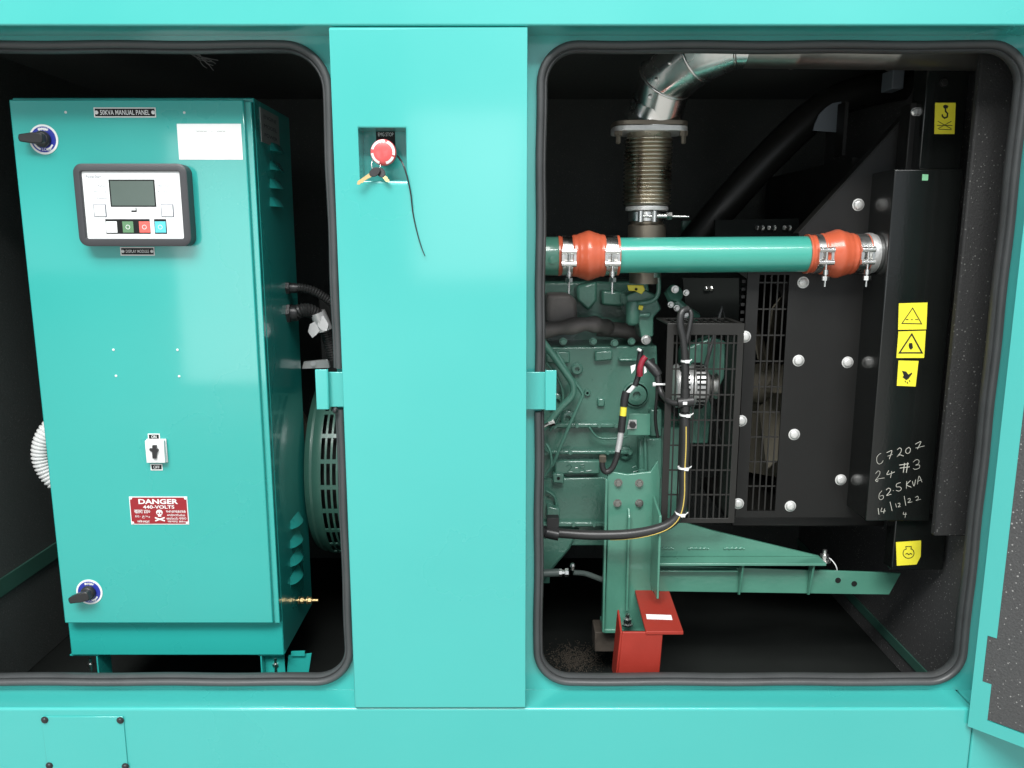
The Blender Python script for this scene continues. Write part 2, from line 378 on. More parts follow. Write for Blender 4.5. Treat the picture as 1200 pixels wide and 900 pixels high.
# interior linings
YB = 1.0; ZF = zz(872, 0.085)
bm = new(); box(bm, XL, XWR+0.03, Y1+0.006, YB, ZF-0.02, ZF); build(bm, 'floor_tray', 'dark', can)
bm = new(); box(bm, XL, XWR+0.03, Y1+0.006, YB, ZT+0.06, ZT+0.09); build(bm, 'ceiling_lining', 'foamd', can)
bm = new(); box(bm, XL, XWR+0.03, YB, YB+0.03, ZF-0.02, ZT+0.09); build(bm, 'back_lining', 'foamd', can)
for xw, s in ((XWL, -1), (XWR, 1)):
    bm = new(); box(bm, xw, xw+s*0.03, Y1+0.012, YB, ZF+0.002, ZT+0.06); build(bm, 'side_lining', 'foamd' if s < 0 else 'foam', can)
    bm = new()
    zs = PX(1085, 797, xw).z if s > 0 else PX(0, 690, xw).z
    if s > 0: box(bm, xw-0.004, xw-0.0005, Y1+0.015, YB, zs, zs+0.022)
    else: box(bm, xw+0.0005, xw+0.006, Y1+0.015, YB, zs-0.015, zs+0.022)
    build(bm, 'edge_strip', 'alt', can)  # darker green than the canopy: the strip's shade is put into its colour
# the open foam-lined door, swung out 135 degrees
HP = Vector((xx(1181, 430, -0.006), -0.006, 0)); DD = Vector((1, -1, 0)).normalized(); DN = Vector((-1, -1, 0)).normalized()
DZ0, DZ1 = zz(851, -0.006), ZT-0.01; DL = 0.62
def dpoly(bm, sz, d0, d1): poly(bm, [HP + DD*s + Vector((0,0,z)) + DN*d0 for s, z in sz], DN*(d1-d0))
bm = new(); dpoly(bm, [(0,DZ0),(DL,DZ0),(DL,DZ1),(0,DZ1)], -0.045, -0.004)
N1, N2 = zz(800, -0.02), zz(746, -0.02)
B = 0.029
dpoly(bm, [(0,DZ0),(0.0148,DZ0),(0.0148,DZ1),(0,DZ1)], -0.0038, 0)        # hinge-side border, beside the two slots
dpoly(bm, [(0.0148,N2),(B,N2),(B,DZ1),(0.0148,DZ1)], -0.0038, 0)
dpoly(bm, [(0.0148,DZ0),(B,DZ0),(B,N1),(0.0148,N1)], -0.0038, 0)
dpoly(bm, [(B,DZ0),(DL,DZ0),(DL,DZ0+0.024),(B,DZ0+0.024)], -0.0038, 0)
dpoly(bm, [(B,DZ1-0.03),(DL,DZ1-0.03),(DL,DZ1),(B,DZ1)], -0.0038, 0)
dpoly(bm, [(DL-0.03,DZ0+0.024),(DL,DZ0+0.024),(DL,DZ1-0.03),(DL-0.03,DZ1-0.03)], -0.0038, 0)
dr = build(bm, 'door', 'paint', can)
bm = new(); dpoly(bm, [(0.0150,DZ0+0.026),(DL-0.032,DZ0+0.026),(DL-0.032,DZ1-0.032),(0.0150,DZ1-0.032)], -0.0038, -0.0012)
build(bm, 'foam_lining', 'foam', dr)
bm = new(); box(bm, -30, 30, -30, 30, -0.05, 0.0); g = build(bm, 'floor', 'concrete'); g['kind'] = 'structure'
bm = new(); box(bm, XL+0.02, XR+0.26, 0.03, YB, 0.002, 0.139); build(bm, 'skid', 'black', can)

# ================================================================== emergency stop with keys
yb = 0.043
es = thing('emergency_stop', P(449, 180, yb), 'red mushroom emergency stop button sunk in a square recess of the post', 'push button')
bm = new(); rbox(bm, 441, 154, 463, 186, yb-0.0022, 0.002); build(bm, 'name_plate', 'plateblk', es)
bm = new(); ftext(bm, 'EMG STOP', 452, 157.5, yb-0.0026, 18, 4.2); ep = build(bm, 'lettering', 'white', es)
c = P(449, 178.5, -0.004); kk = sc(178, -0.004)
bm = new(); lathe(bm, [(0.013, 0), (0.013, 0.040)], c+YV*0.004, YV, 28); build(bm, 'collar', 'plastic', es)
bm = new(); R = 15.2*kk
lathe(bm, [(R*0.8, 0.010), (R*0.97, 0.009), (R, 0.004), (R*0.985, 0.0005), (R*0.93, -0.0015), (R*0.70, -0.0035), (R*0.35, -0.0045), (0, -0.0048)], c, YV, 48)
build(bm, 'button_cap', 'redcap', es, smooth=60)
bm = new()
for a0, a1 in ((-15, 65), (80, 165), (185, 250), (285, 335)):
    pts_o = []; pts_i = []
    for k in range(13):
        a = math.radians(a0+(a1-a0)*k/12)
        pts_o.append(bm.verts.new(c+Vector((math.cos(a)*R*0.93, -0.0019, math.sin(a)*R*0.93)))); pts_i.append(bm.verts.new(c+Vector((math.cos(a)*R*0.74, -0.0036, math.sin(a)*R*0.74))))
    for k in range(12): bm.faces.new((pts_o[k], pts_o[k+1], pts_i[k+1], pts_i[k]))
build(bm, 'arrow_marks', 'white', es)
def key(name, hd, tip, label, wr):
    hd = Vector(hd); tip = Vector(tip); d = (tip-hd).normalized(); s = d.cross(YV).normalized()
    k = thing(name, hd, label, 'key', 'keys hanging below the stop button')
    bm = new(); pts = []
    for i in range(18):
        a = 2*math.pi*i/18; pts.append(hd + d*(0.0095*math.cos(a)) + s*(0.0066*math.sin(a)))
    poly(bm, pts, YV*0.0035); build(bm, 'bow', 'plastic', k, bevel=0.0008)
    bm = new(); L = (tip-hd).length
    sh = [(0.008,-0.0032),(L-0.004,-0.0032),(L,0.0),(L-0.003,0.0028),(L-0.006,0.0018),(L-0.009,0.0032),(L-0.013,0.002),(0.008,0.0032)]
    poly(bm, [hd + d*a + s*b + YV*0.0008 for a, b in sh], YV*0.002); build(bm, 'blade', 'brass', k)
    return k
key('door_key', P(439, 201.5, -0.014), P(418, 216, -0.020), 'brass key pointing down left below the red stop button', 0)
key('door_key', P(446, 202, -0.009), P(456, 213.5, -0.016), 'brass key pointing down right below the red stop button', 0)
bm = new(); rp = [P(441, 190, 0.0) + Vector((0.007*math.cos(a), 0.004*math.sin(a)-0.004, 0.011*math.sin(a)-0.004)) for a in [2*math.pi*i/24 for i in range(24)]]
tube(bm, rp, 0.0008, 8, closed=True); tag(build(bm, 'key_ring', 'steel'), 'thin steel ring holding the keys under the stop button', 'key ring')
bm = new(); wp = spline([P(466, 183, 0.010), P(471, 190, -0.006), P(476, 203, -0.010), P(481, 225, -0.008), P(484, 250, -0.006), P(489, 273, -0.006), P(494, 290, -0.007), P(498, 300, -0.009)], 8)
tube(bm, wp, [0.0016*(1-0.6*i/len(wp)) for i in range(len(wp))], 8); tag(build(bm, 'loose_wire', 'plastic'), 'thin black wire dangling from the stop button recess down the post', 'wire')

# ================================================================== control cabinet
YD = 0.150; YBF = 0.173; YCB = 0.400
cab = thing('control_cabinet', P(200, 770, 0.25), 'tall teal steel control cabinet with display module and rotary locks in the bay', 'control cabinet')
DX0, DX1 = xx(42.5, 420, YD), xx(302.5, 420, YD); DZt, DZb = zz(116.5, YD), zz(730.5, YD)
BX0, BX1 = xx(81, 745, YBF), xx(332, 745, YBF); BZt, BZb = zz(114.5, YBF), zz(768, YBF)
bm = new(); box(bm, DX0, DX1, YD, YBF-0.0035, DZb, DZt); cdoor = build(bm, 'door', 'cabinet', cab, bevel=0.0022)
bm = new(); box(bm, BX0, BX1, YBF, YCB, BZb, BZt); build(bm, 'body', 'cabinet', cab, bevel=0.0022)
bm = new(); box(bm, BX1-0.0125, BX1-0.0004, YBF-0.0150, YBF-0.0005, DZb-0.004, DZt-0.002); build(bm, 'rain_lip', 'cabinet', cab, bevel=0.0015)
for (u0, u1, wu, yy) in ((82, 116, 113.5, YBF+0.004), (303, 331, 305.5, YBF+0.004)):
    bm = new(); zt = BZb-0.0005; x0 = xx(u0, 770, yy); x1 = xx(u1, 770, yy); xw = xx(wu, 780, yy)
    box(bm, x0, x1, yy, yy+0.05, zt-0.003, zt); box(bm, xw, xw+0.003, yy, yy+0.05, ZF+0.002, zt-0.003)
    box(bm, xw-0.03, xw-0.0002, yy+0.001, yy+0.05, ZF+0.0005, ZF+0.004)
    if u0 > 200: box(bm, xw+0.0032, x1-0.002, yy+0.018, yy+0.021, ZF+0.002, zt-0.0032)
    ft = build(bm, 'foot', 'cabinet', cab, bevel=0.0006)
for u, v, y in ((106, 778, 0.195), (323, 778, 0.195)):
    bm = new(); p = P(u, v, y); cyl(bm, p+ZV*0.012, p-ZV*0.016, 0.0032, 10); lathe(bm, [(0.0065,0),(0.0065,0.005)], p-ZV*0.004, ZV, 6); build(bm, 'bolt', 'steel', cab)
bm = new(); plate(bm, [(338,768.5),(365,766),(358,812),(334,812)], .205, .003); build(bm, 'foot_gusset', 'cabinet', cab)
bm = new(); plate(bm, [(341,764),(357,763.5),(357,769),(341,769)], .2, .004); build(bm, 'foot_gusset', 'cabinet', cab)
# rivets on the door
for u, v in ((77, 131.5), (216, 132), (133, 410), (208, 410), (136, 440.5), (210, 441)): bolt('dome', P(u, v, YD), cab, 'rivet', 'white', 0.0022, 0.0016)
# name plates
def nameplate(s, u0, v0, u1, v1, tw, th, name='name_plate', screws=True, parent=None):
    p = parent or cab
    bm = new(); rbox(bm, u0, v0, u1, v1, YD-0.0012, 0.0011); n = build(bm, name, 'white', p, label='black plate reading %s' % s)
    b = 1.2
    bm = new(); rbox(bm, u0+b, v0+b, u1-b, v1-b, YD-0.0016, 0.0003); build(bm, 'black_field', 'plateblk', n)
    bm = new(); ftext(bm, s, (u0+u1)/2, (v0+v1)/2, YD-0.0019, tw, th, 0.010); build(bm, 'lettering', 'white', n)
    if screws:
        for uu in (u0+3, u1-3): bolt('dome', P(uu, (v0+v1)/2, YD-0.0016), n, 'screw', 'white', 0.0030*((v1-v0)/11.0), 0.0015)
nameplate('50KVA MANUAL PANEL', 110, 126, 182.5, 137.5, 58, 5.6)
nameplate('DISPLAY MODULE', 141, 289.5, 181, 299.5, 27, 3.6)
nameplate('ON', 173.3, 508.2, 187.3, 515.4, 6, 3.6, screws=False)
nameplate('OFF', 176.4, 543.6, 190.4, 551.2, 7.5, 3.6, screws=False)
bm = new(); rbox(bm, 208.5, 145, 283.5, 187, YD-0.0008, 0.0007); build(bm, 'paper_label', 'paper', cab)
bm = new(); ftext(bm, 'www   -   care', 247, 154, YD-0.0012, 34, 1.1); build(bm, 'faint_print', 'greyplate', cab)
# rotary locks
def lock(u, v, r, ang, L):
    k = sc(v, YD); c = P(u, v, YD); R = r*k
    bm = new(); lathe(bm, [(R, 0), (R, -0.0012)], c, YV, 44); n = build(bm, 'rotary_lock', 'white', cab)
    bm = new(); lathe(bm, [(R*0.86, -0.0012), (R*0.86, -0.0018)], c, YV, 44); build(bm, 'blue_dial', 'blue', n)
    bm = new()
    for a0, a1, q in ((200, 250, .70), (60, 115, .70), (285, 330, .70)):
        ribbon(bm, [c+Vector((math.cos(math.radians(a))*R*q, -0.0022, math.sin(math.radians(a))*R*q)) for a in range(a0, a1+1, 5)], R*0.12)
    text(bm, 'OPEN', c+Vector((R*0.05, -0.0022, R*0.68)), XV, ZV, R*0.7, R*0.2)
    text(bm, 'LOCK', c+Vector((R*0.2, -0.0022, -R*0.66)), XV, ZV, R*0.7, R*0.2)
    build(bm, 'dial_marks', 'white', n)
    bm = new(); lathe(bm, [(R*0.56, -0.0018), (R*0.54, -0.010), (R*0.42, -0.0125), (0, -0.0130)], c, YV, 32)
    d = Vector((math.cos(ang), 0, math.sin(ang))); s = Vector((-math.sin(ang), 0, math.cos(ang)))
    o = c + YV*-0.0125
    pr = [(-R*0.45,-.24),(-R*0.3,-.36),(R*0.3,-.36),(L*k*0.7,-.28),(L*k,-.24),(L*k*1.05,0),(L*k,.24),(L*k*0.7,.28),(R*0.3,.36),(-R*0.3,.36),(-R*0.45,.24)]
    poly(bm, [o + d*a + s*(b*R) + YV*0.001 for a, b in pr], YV*-0.014)
    build(bm, 'handle', 'plastic', n, bevel=0.0018)
lock(51.5, 163.5, 17, math.radians(180), 19.5)
lock(105, 693.5, 15.3, math.radians(196), 17)
# display module
yf = YD-0.026
dm = None
kf = sc(240, yf)
x0, x1, z0, z1 = rect(90, 193, 222.5, 289, yf); x0 = xx(84, 192, yf); x1 = xx(217.5, 192, yf)
z1 = zz(191.5, yf); z0 = zz(288.5, yf)
bm = new(); path = rrect(x0+0.012, x1-0.012, z0+0.012, z1-0.012, 0.001, 6)
path = rrect(x0+0.013, x1-0.013, z0+0.013, z1-0.013, 0.003, 6)
sweep(bm, path, [(0.0, yf+0.0055), (0.0, yf+0.002), (0.0015, yf), (0.0105, yf), (0.013, yf+0.0015), (0.013, YD-0.0003), (0.0, YD-0.0003)], closed=True)
dm = build(bm, 'display_module', 'bezel', cab, smooth=50)
ypl = yf+0.0050
bm = new(); box(bm, x0+0.0132, x1-0.0132, ypl, ypl+0.002, z0+0.0132, z1-0.0132); build(bm, 'faceplate', 'face', dm)
W, H = x1-x0-0.026, z1-z0-0.026; ox, oz = x0+0.013, z1-0.013          # faceplate fractions from its upper-left corner
def fp(a, b): return ox+W*a, oz-H*b
def fbox(bm, a0, b0, a1, b1, d0, d1):
    xa, za = fp(a0, b0); xb, zb = fp(a1, b1); box(bm, xa, xb, ypl-d1, ypl-d0, zb, za)
bm = new(); fbox(bm, .27, .12, .735, .52, 0.0002, 0.0012)
build(bm, 'screen_surround', 'plateblk', dm)
bm = new(); fbox(bm, .285, .14, .725, .505, 0.0013, 0.0016); build(bm, 'screen', 'screen', dm)
bm = new(); fbox(bm, .20, .705, .655, .925, 0.0002, 0.0007); fbox(bm, .70, .705, .825, .925, 0.0002, 0.0007); build(bm, 'key_surround', 'plateblk', dm)
for a, b, m in ((.155, .58, 'face'), (.845, .58, 'face'), (.262, .825, 'face'), (.43, .825, 'btngreen'), (.60, .825, 'btnred'), (.763, .825, 'btncyan')):
    w = .056; hb = .085
    if b < .6:
        bm = new(); fbox(bm, a-.065, b-.095, a+.065, b+.095, 0.0002, 0.0006); build(bm, 'key_outline', 'greyink', dm)
    bm = new(); fbox(bm, a-w, b-hb, a+w, b+hb, 0.0008, 0.0016); build(bm, 'push_key', m, dm, bevel=0.0006)
for a, b in ((.43, .825), (.60, .825), (.763, .825)):
    bm = new(); xa, za = fp(a, b); pts = [Vector((xa+0.0035*math.cos(t), ypl-0.0019, za+0.0035*math.sin(t))) for t in [2*math.pi*i/20 for i in range(21)]]; pts[-1] = pts[0].copy()
    ribbon(bm, pts, 0.0008); build(bm, 'key_symbol', 'face', dm)
bm = new()
for sx, (a, b, w) in (('PowerStart', (.12, .075, .16)), ('Remote', (.20, .21, .09)), ('Warning', (.17, .30, .14)), ('Shutdown', (.19, .39, .12)), ('Not in Auto', (.83, .21, .12)), ('Running', (.81, .30, .09))):
    xa, za = fp(a, b); text(bm, sx, (xa, ypl-0.0004, za), XV, ZV, W*w, H*0.028 if sx != 'PowerStart' else H*0.04)
build(bm, 'lettering', 'greyink', dm)
bm = new(); fbox(bm, .475, .575, .53, .60, 0.0002, 0.0005); fbox(bm, .52, .54, .53, .575, 0.0002, 0.0005); build(bm, 'symbol', 'plateblk', dm)
# breaker switch
bm = new(); x0, x1, z0, z1 = rect(170.5, 515.8, 192.5, 543.2, YD-0.012)
box(bm, x0-0.001, x1+0.0012, YD-0.004, YD-0.0003, z0-0.0003, z1); box(bm, x0, x1, YD-0.012, YD-0.0042, z0+0.001, z1-0.001)
sw = build(bm, 'breaker_switch', 'white', cab, bevel=0.0012)
bm = new(); yy = YD-0.0126; plate(bm, [(178.4,522),(182.6,522),(182.6,525.5),(185,527),(184.2,530.5),(183,530.8),(183,537.5),(178.6,537.5),(178.2,530),(174.8,527.6),(175.2,525.6),(178.4,526)], yy-0.004, 0.0044); build(bm, 'toggle', 'plastic', sw)
# danger plate
x0, x1, z0, z1 = rect(152.5, 582, 220.5, 614.6, YD-0.001)
bm = new(); box(bm, x0, x1, YD-0.0012, YD-0.0002, z0, z1); ds = build(bm, 'danger_plate', 'white', cab, label='dark red plate reading DANGER 440-VOLTS with skull')
w = 0.0016; c = 0.005
bm = new(); poly(bm, [(a, YD-0.0016, b) for a, b in ((x0+w+c,z0+w),(x1-w-c,z0+w),(x1-w,z0+w+c),(x1-w,z1-w-c),(x1-w-c,z1-w),(x0+w+c,z1-w),(x0+w,z1-w-c),(x0+w,z0+w+c))], YV*0.0003); build(bm, 'red_field', 'redsign', ds)
for a, b in ((x0+.0035,z0+.0035),(x1-.0035,z0+.0035),(x1-.0035,z1-.0035),(x0+.0035,z1-.0035)): bolt('dome', (a, YD-0.0012, b), ds, 'rivet', 'white', 0.0028, 0.0014)
yt = YD-0.0019; DW, DH = x1-x0, z1-z0
def dt(bm, s, a, b, w, h, bold=0.0): text(bm, s, (x0+DW*a, yt, z1-DH*b), XV, ZV, DW*w, DH*h, bold)
bm = new(); dt(bm, 'DANGER', .5, .17, .68, .18, .03); build(bm, 'lettering', 'white', ds)
bm = new(); dt(bm, '440-VOLTS', .5, .365, .54, .12, .02)
build(bm, 'lettering', 'white', ds)
bm = new()
dt(bm, 'खतरा ४४०', .21, .53, .27, .13, .01); dt(bm, 'वोल्ट', .22, .89, .22, .11, .01); dt(bm, '٤٤٠ خطر', .21, .715, .25, .11, .01)
build(bm, 'translations', 'white', ds); bm = new()
for i, s in enumerate(('અપાયકારક', 'ఆపాయము', 'ಅಪಾಯ ೪೪೦', 'অপায় ৪৪০')): dt(bm, s, .79, .53+.122*i, .31 if i % 2 else .34, .085, .01)
build(bm, 'translations', 'white', ds)
bm = new()   # skull and crossed bones
sx, sz = x0+DW*.505, z1-DH*.60; r = DH*.112
pts = [(-1,.3),(-.9,.8),(-.5,1.15),(0,1.25),(.5,1.15),(.9,.8),(1,.3),(.85,-.2),(.5,-.45),(.45,-1.0),(-.45,-1.0),(-.5,-.45),(-.85,-.2)]
poly(bm, [(sx+a*r, yt, sz+b*r) for a, b in pts], YV*0.0002)
for d in (-1, 1): ribbon(bm, [(sx-d*r*1.5, yt-0.0001*d, sz-r*1.3), (sx+d*r*1.5, yt-0.0001*d, sz-r*2.35)], r*.42)
sk = build(bm, 'skull', 'white', ds)
bm = new()
for d in (-.42, .42): poly(bm, [(sx+d*r+.27*r*math.cos(t), yt-0.0004, sz+.12*r+.27*r*math.sin(t)) for t in [math.pi*i/6 for i in range(12)]], YV*0.0002)
poly(bm, [(sx-.12*r, yt-0.0004, sz-.35*r), (sx+.12*r, yt-0.0004, sz-.35*r), (sx, yt-0.0004, sz-.1*r)], YV*0.0002)
build(bm, 'skull_eyes', 'redsign', ds)
# side of the cabinet: data plate, louvres, stud
def side(u, v): return PX(u, v, BX1)
bm = new(); a, b = side(303.5, 125.5), side(325, 128); c_, d_ = side(327, 163), side(307, 166)
ym0, ym1 = (a.y+d_.y)/2, (b.y+c_.y)/2; zt_, zb_ = zz(125.5, ym0), zz(166, ym0)
box(bm, BX1+0.0002, BX1+0.0012, ym0, ym1, zb_, zt_); dp = build(bm, 'data_plate', 'greyplate', cab)
bm = new()
for i, s in enumerate(('ENGINE', 'MODEL', 'POWER')): text(bm, s, (BX1+0.0015, ym0+(ym1-ym0)*0.5, zt_-(zt_-zb_)*(.22+.27*i)), YV, ZV, (ym1-ym0)*.7, (zt_-zb_)*.11)
build(bm, 'lettering', 'plateblk', dp)
def louvres(vs, uc, L):
    bm = new()
    for v in vs:
        c = side(uc, v); hh = 0.019; dep = 0.014
        n = 10
        rr = []
        for i in range(n+1):
            y = c.y - L/2 + L*i/n; e = math.sin(math.pi*min(1, max(0, i/n)))**0.5
            rr.append([bm.verts.new((BX1-0.001, y, c.z+hh*0.6)), bm.verts.new((BX1+dep*e*0.55, y, c.z+hh*0.1)), bm.verts.new((BX1+dep*e, y, c.z-hh*0.4)), bm.verts.new((BX1-0.001, y, c.z-hh*0.38))])
        for i in range(n):
            for j in range(3): bm.faces.new((rr[i][j], rr[i+1][j], rr[i+1][j+1], rr[i][j+1]))
    build(bm, 'vent_louvres', 'cabinet', cab, smooth=50)
louvres((174, 196, 217, 238), 323, 0.075)
louvres((609, 631, 652, 673), 346, 0.075)
bm = new(); c = side(348, 703.5); cyl(bm, c, c+XV*0.045, 0.0032, 12)
for t0, t1, r in ((0.004, 0.006, .008), (0.009, 0.015, .007), (0.022, 0.024, .0085), (0.025, 0.031, .0068)): lathe(bm, [(r, t0), (r, t1)], c, XV, 6 if r < .0075 else 18)
build(bm, 'earth_stud', 'brass', cab)
# cable glands with their cables
glands = []
for i, (v, r, pts, lab) in enumerate(((337.5, .0085, [(350,337),(365,340),(378,347),(392,357),(405,370)], 'thin black corrugated cable from the higher cabinet gland to the post'),
                                  (367, .0135, [(352,364),(362,364),(371,369),(378,378),(384,392),(392,420)], 'thick black corrugated cable from the lower cabinet gland'))):
    y0 = 0.32; g0 = Vector((BX1, y0, zz(v, y0)))
    bm = new(); lathe(bm, [(r*1.5, 0), (r*1.5, 0.007)], g0, XV, 6); lathe(bm, [(r*1.2, 0.007), (r*1.25, 0.016), (r*1.05, 0.022)], g0, XV, 20); build(bm, 'cable_gland', 'plastic', cab)
    path = spline([g0+XV*0.018] + [P(u, vv, y0+0.01*k) for k, (u, vv) in enumerate(pts)], 10)
    q, rad = corrug(path, r, r*0.08, 0.0055); bm = new(); tube(bm, q, rad, 14); tag(build(bm, 'cable', 'conduit', smooth=30), lab, 'cable')
bm = new(); q = spline([P(372, 366, 0.335), P(377, 377, 0.338), P(381, 387, 0.34)], 6); tube(bm, q, 0.0162, 16, caps=False)
tp = [P(u, v, 0.325) for u, v in ((363,380),(374,374),(382,380),(376,386),(371,392),(366,396),(361,389))]
poly(bm, tp, YV*0.0012); tp = [P(u, v, 0.322) for u, v in ((374,372),(379,370),(385,380),(383,388),(377,387),(372,382))]; poly(bm, tp, YV*0.001)
tag(build(bm, 'tape_wrap', 'tape', smooth=50), 'torn silver tape wrapped round the thick black cable', 'tape')
# white corrugated hose behind the cabinet
bm = new(); q, rad = corrug(spline([P(75, 490, .33), P(58, 502, .32), P(49, 520, .315), P(49, 540, .315), P(60, 560, .32), P(80, 575, .33)], 10), .017, .0016, .0075)
tube(bm, q, rad, 20); tag(build(bm, 'flexible_hose', 'white', smooth=25), 'white corrugated hose bulging out from behind the cabinet', 'hose')

# ================================================================== main alternator
XA = xx(363, 570, 0.34); YA = 0.56; ZA = zz(568, 0.38); RA = 0.215
al = thing('alternator', (XA+0.2, YA, ZA-RA), 'green round alternator with slotted ventilation band behind the post', 'alternator')
def cpt(x, r, a): return Vector((x, YA - r*math.cos(a), ZA + r*math.sin(a)))
bm = new()     # slotted band: quads left open where the slots are
xs = [0, .008, .016, .022, .030, .0345, .0425, .047, .055, .0595, .0675, .072, .16]; na = 144
solid_cols = {0, 1, 2, 4, 6, 8, 10, 11}
vv = [[bm.verts.new(cpt(XA+x, RA-(.006 if i < 2 else 0)+(.004 if i == 1 else 0), 2*math.pi*k/na)) for k in range(na)] for i, x in enumerate(xs)]
for i in range(len(xs)-1):
    for k in range(na):
        if i not in solid_cols and (k % 6) != 0: continue
        j = (k+1) % na; bm.faces.new((vv[i][k], vv[i][j], vv[i+1][j], vv[i+1][k]))
sb = build(bm, 'vent_band', 'alt', al, smooth=40); so = sb.modifiers.new('s', 'SOLIDIFY'); so.thickness = 0.003; so.offset = -1
bm = new(); lathe(bm, [(RA*0.2, -.02), (RA*0.86, -.022), (RA*0.95, -.016), (RA-.004, -.004), (RA-.006, .003)], (XA, YA, ZA), XV, 80); build(bm, 'end_cover', 'alt', al)
bm = new(); lathe(bm, [(RA*.86, .01), (RA*.86, .2)], (XA, YA, ZA), XV, 60); build(bm, 'rotor', 'dark', al)
bm = new(); box(bm, XA+.01, XA+.5, YA-.12, YA+.15, ZA+RA-.01, ZA+RA+.19); build(bm, 'terminal_box', 'black', al, bevel=.004)
bm = new(); box(bm, XA+.12, XA+.52, YA-.17, YA+.2, ZA-RA-.02, ZA-RA+.04); build(bm, 'body', 'alt', al)
bm = new(); plate(bm, [(356,424),(384,421),(386,431),(354,432)], .43, .01); cyl(bm, P(367,426,.428), P(367,426,.424), .006, 12); tb = build(bm, 'terminal_block', 'white', al, label='small white terminal block on the terminal box')
bm = new(); plate(bm, [(353,484),(361,500),(363,520),(360,560),(354,560)], .45, .02); build(bm, 'stator_stack', 'tanpipe', al)

# ================================================================== engine
YE = 0.36
en = thing('diesel_engine', P(700, 690, 0.45), 'green painted diesel engine block behind the charge air pipe', 'engine')
def pl(uv, Y, th, name='x', m='engine', bev=.0025, parent=None):
    bm = new(); plate(bm, uv, Y, th); return build(bm, name, m, parent or en, bevel=bev)
bm = new()
plate(bm, [(560,408),(770,405),(772,500),(806,502),(806,600),(770,640),(560,640)], YE+.02, .30)
plate(bm, [(640,496),(728,496),(728,502),(640,502)], YE+.004, .03)
plate(bm, [(620,528),(742,528),(742,533),(620,533)], YE+.002, .03)
plate(bm, [(650,540),(703,540),(703,556),(650,556)], YE-.002, .03)
plate(bm, [(630,612),(716,612),(716,618),(630,618)], YE-.008, .04)
plate(bm, [(630,561),(714,559),(714,611),(630,611)], YE+.006, .03)
plate(bm, [(640,412),(668,412),(668,426),(640,426)], YE+.008, .03)
plate(bm, [(697,412),(718,410),(718,422),(697,424)], YE+.006, .03)
plate(bm, [(725,420),(747,420),(747,424),(725,424)], YE+.004, .03)
plate(bm, [(700,467),(709,467),(709,477),(700,477)], YE+.012, .03)
plate(bm, [(749,514),(776,514),(776,562),(749,562)], YE-.012, .05)
plate(bm, [(762,480),(776,480),(776,512),(762,512)], YE-.004, .05)
build(bm, 'block', 'engine', en, bevel=.0035, seg=2)
for u, v, r, d in ((676,432,7,.008),(665,489,9,.01),(745,462,12,.012),(733,530,8,.008),(688,460,4,.006),(652,470,10,.01),(660,560,4,.008),(720,575,6,.01)):
    bm = new(); k = sc(v, YE); c = P(u, v, YE+.02); lathe(bm, [(r*k, 0), (r*k, -d), (r*k*.8, -d-.002), (r*k*.4, -d-.002), (r*k*.36, -d+.006)], c, YV, 22)
    build(bm, 'boss', 'engine', en)
pl([(648,555),(661,556),(661,567),(648,566)], YE-.012, .02, 'lug')
pl([(641,594),(656,596),(656,612),(641,612)], YE-.02, .03, 'lug')
bm = new(); c = P(654.5, 560.5, YE-.0125); lathe(bm, [(.0035, 0), (.0035, -.0006)], c, YV, 12); build(bm, 'lug_hole', 'dark', en)
for u, v in ((650,500),(676,499),(702,499),(722,499),(640,531),(668,530.5),(712,530.5),(738,530.5),(648,615),(672,615),(696,615)): bolt('hex', P(u, v, YE-.009 if v > 600 else YE+.002), en, 'bolt', 'engine', .0042, .005)
for q in ([(664,546),(668,544),(670,547),(665,553),(671,553)], [(674,548),(677,548)], [(680,544),(680,553)], [(680,545),(684,544),(685,547),(681,548),(685,550),(684,553),(680,553)], [(687,552),(693,551)], [(741,548),(745,546),(748,551),(742,553)]):
    bm = new(); tube(bm, [P(u, v, YE-.0025) for u, v in q], .0011, 6); build(bm, 'cast_mark', 'engine', en)
bm = new(); c = P(745, 462, YE+.018); lathe(bm, [(.028,0),(.028,-.004),(.025,-.005),(.025,0)], c, YV, 36); build(bm, 'cover_ring', 'engine', en)
for pts, rr_ in (([(640,425),(652,440),(660,462),(656,486),(644,505)], .003), ([(690,500),(700,512),(716,514),(735,512)], .0025), ([(640,575),(650,583),(652,600),(646,618)], .003), ([(765,420),(770,455),(768,490),(772,520)], .0035)):
    bm = new(); tube(bm, spline([P(u, v, YE-.004) for u, v in pts], 6), rr_, 8); build(bm, 'wire', 'conduit' if pts[0][0] > 720 else 'engine', en, smooth=60)
# upper dark cylinder head, manifold
bm = new(); plate(bm, [(560,330),(760,330),(765,405),(560,408)], YE+.14, .22)
plate(bm, [(676,335),(700,330),(700,352),(690,365),(676,352)], YE+.08, .06); plate(bm, [(705,340),(738,342),(735,360),(705,358)], YE+.10, .05)
build(bm, 'cylinder_head', 'engine', en, bevel=.006)
bm = new(); plate(bm, [(640,345),(668,345),(676,352),(677,372),(668,392),(640,394)], YE+.05, .09); mf = build(bm, 'exhaust_manifold', 'iron', en, bevel=.012, seg=3)
bm = new(); tube(bm, spline([P(630,388,YE+.04), P(660,384,YE+.03), P(685,380,YE+.025), P(702,381,YE+.04), P(712,384,YE+.07)], 6), [.0165+.002*math.sin(i*.9) for i in range(25)], 16)
build(bm, 'manifold_runner', 'iron', mf, smooth=60)
bm = new(); tube(bm, spline([P(700,385,YE+.08), P(735,388,YE+.08), P(752,395,YE+.1)], 6), .017, 16); build(bm, 'manifold_runner', 'iron', mf, smooth=60)
for u, v in ((660,400),(695,400),(720,402),(740,400)): bolt('hex', P(u, v, YE+.02), en, 'bolt', 'engine', .0065, .009)
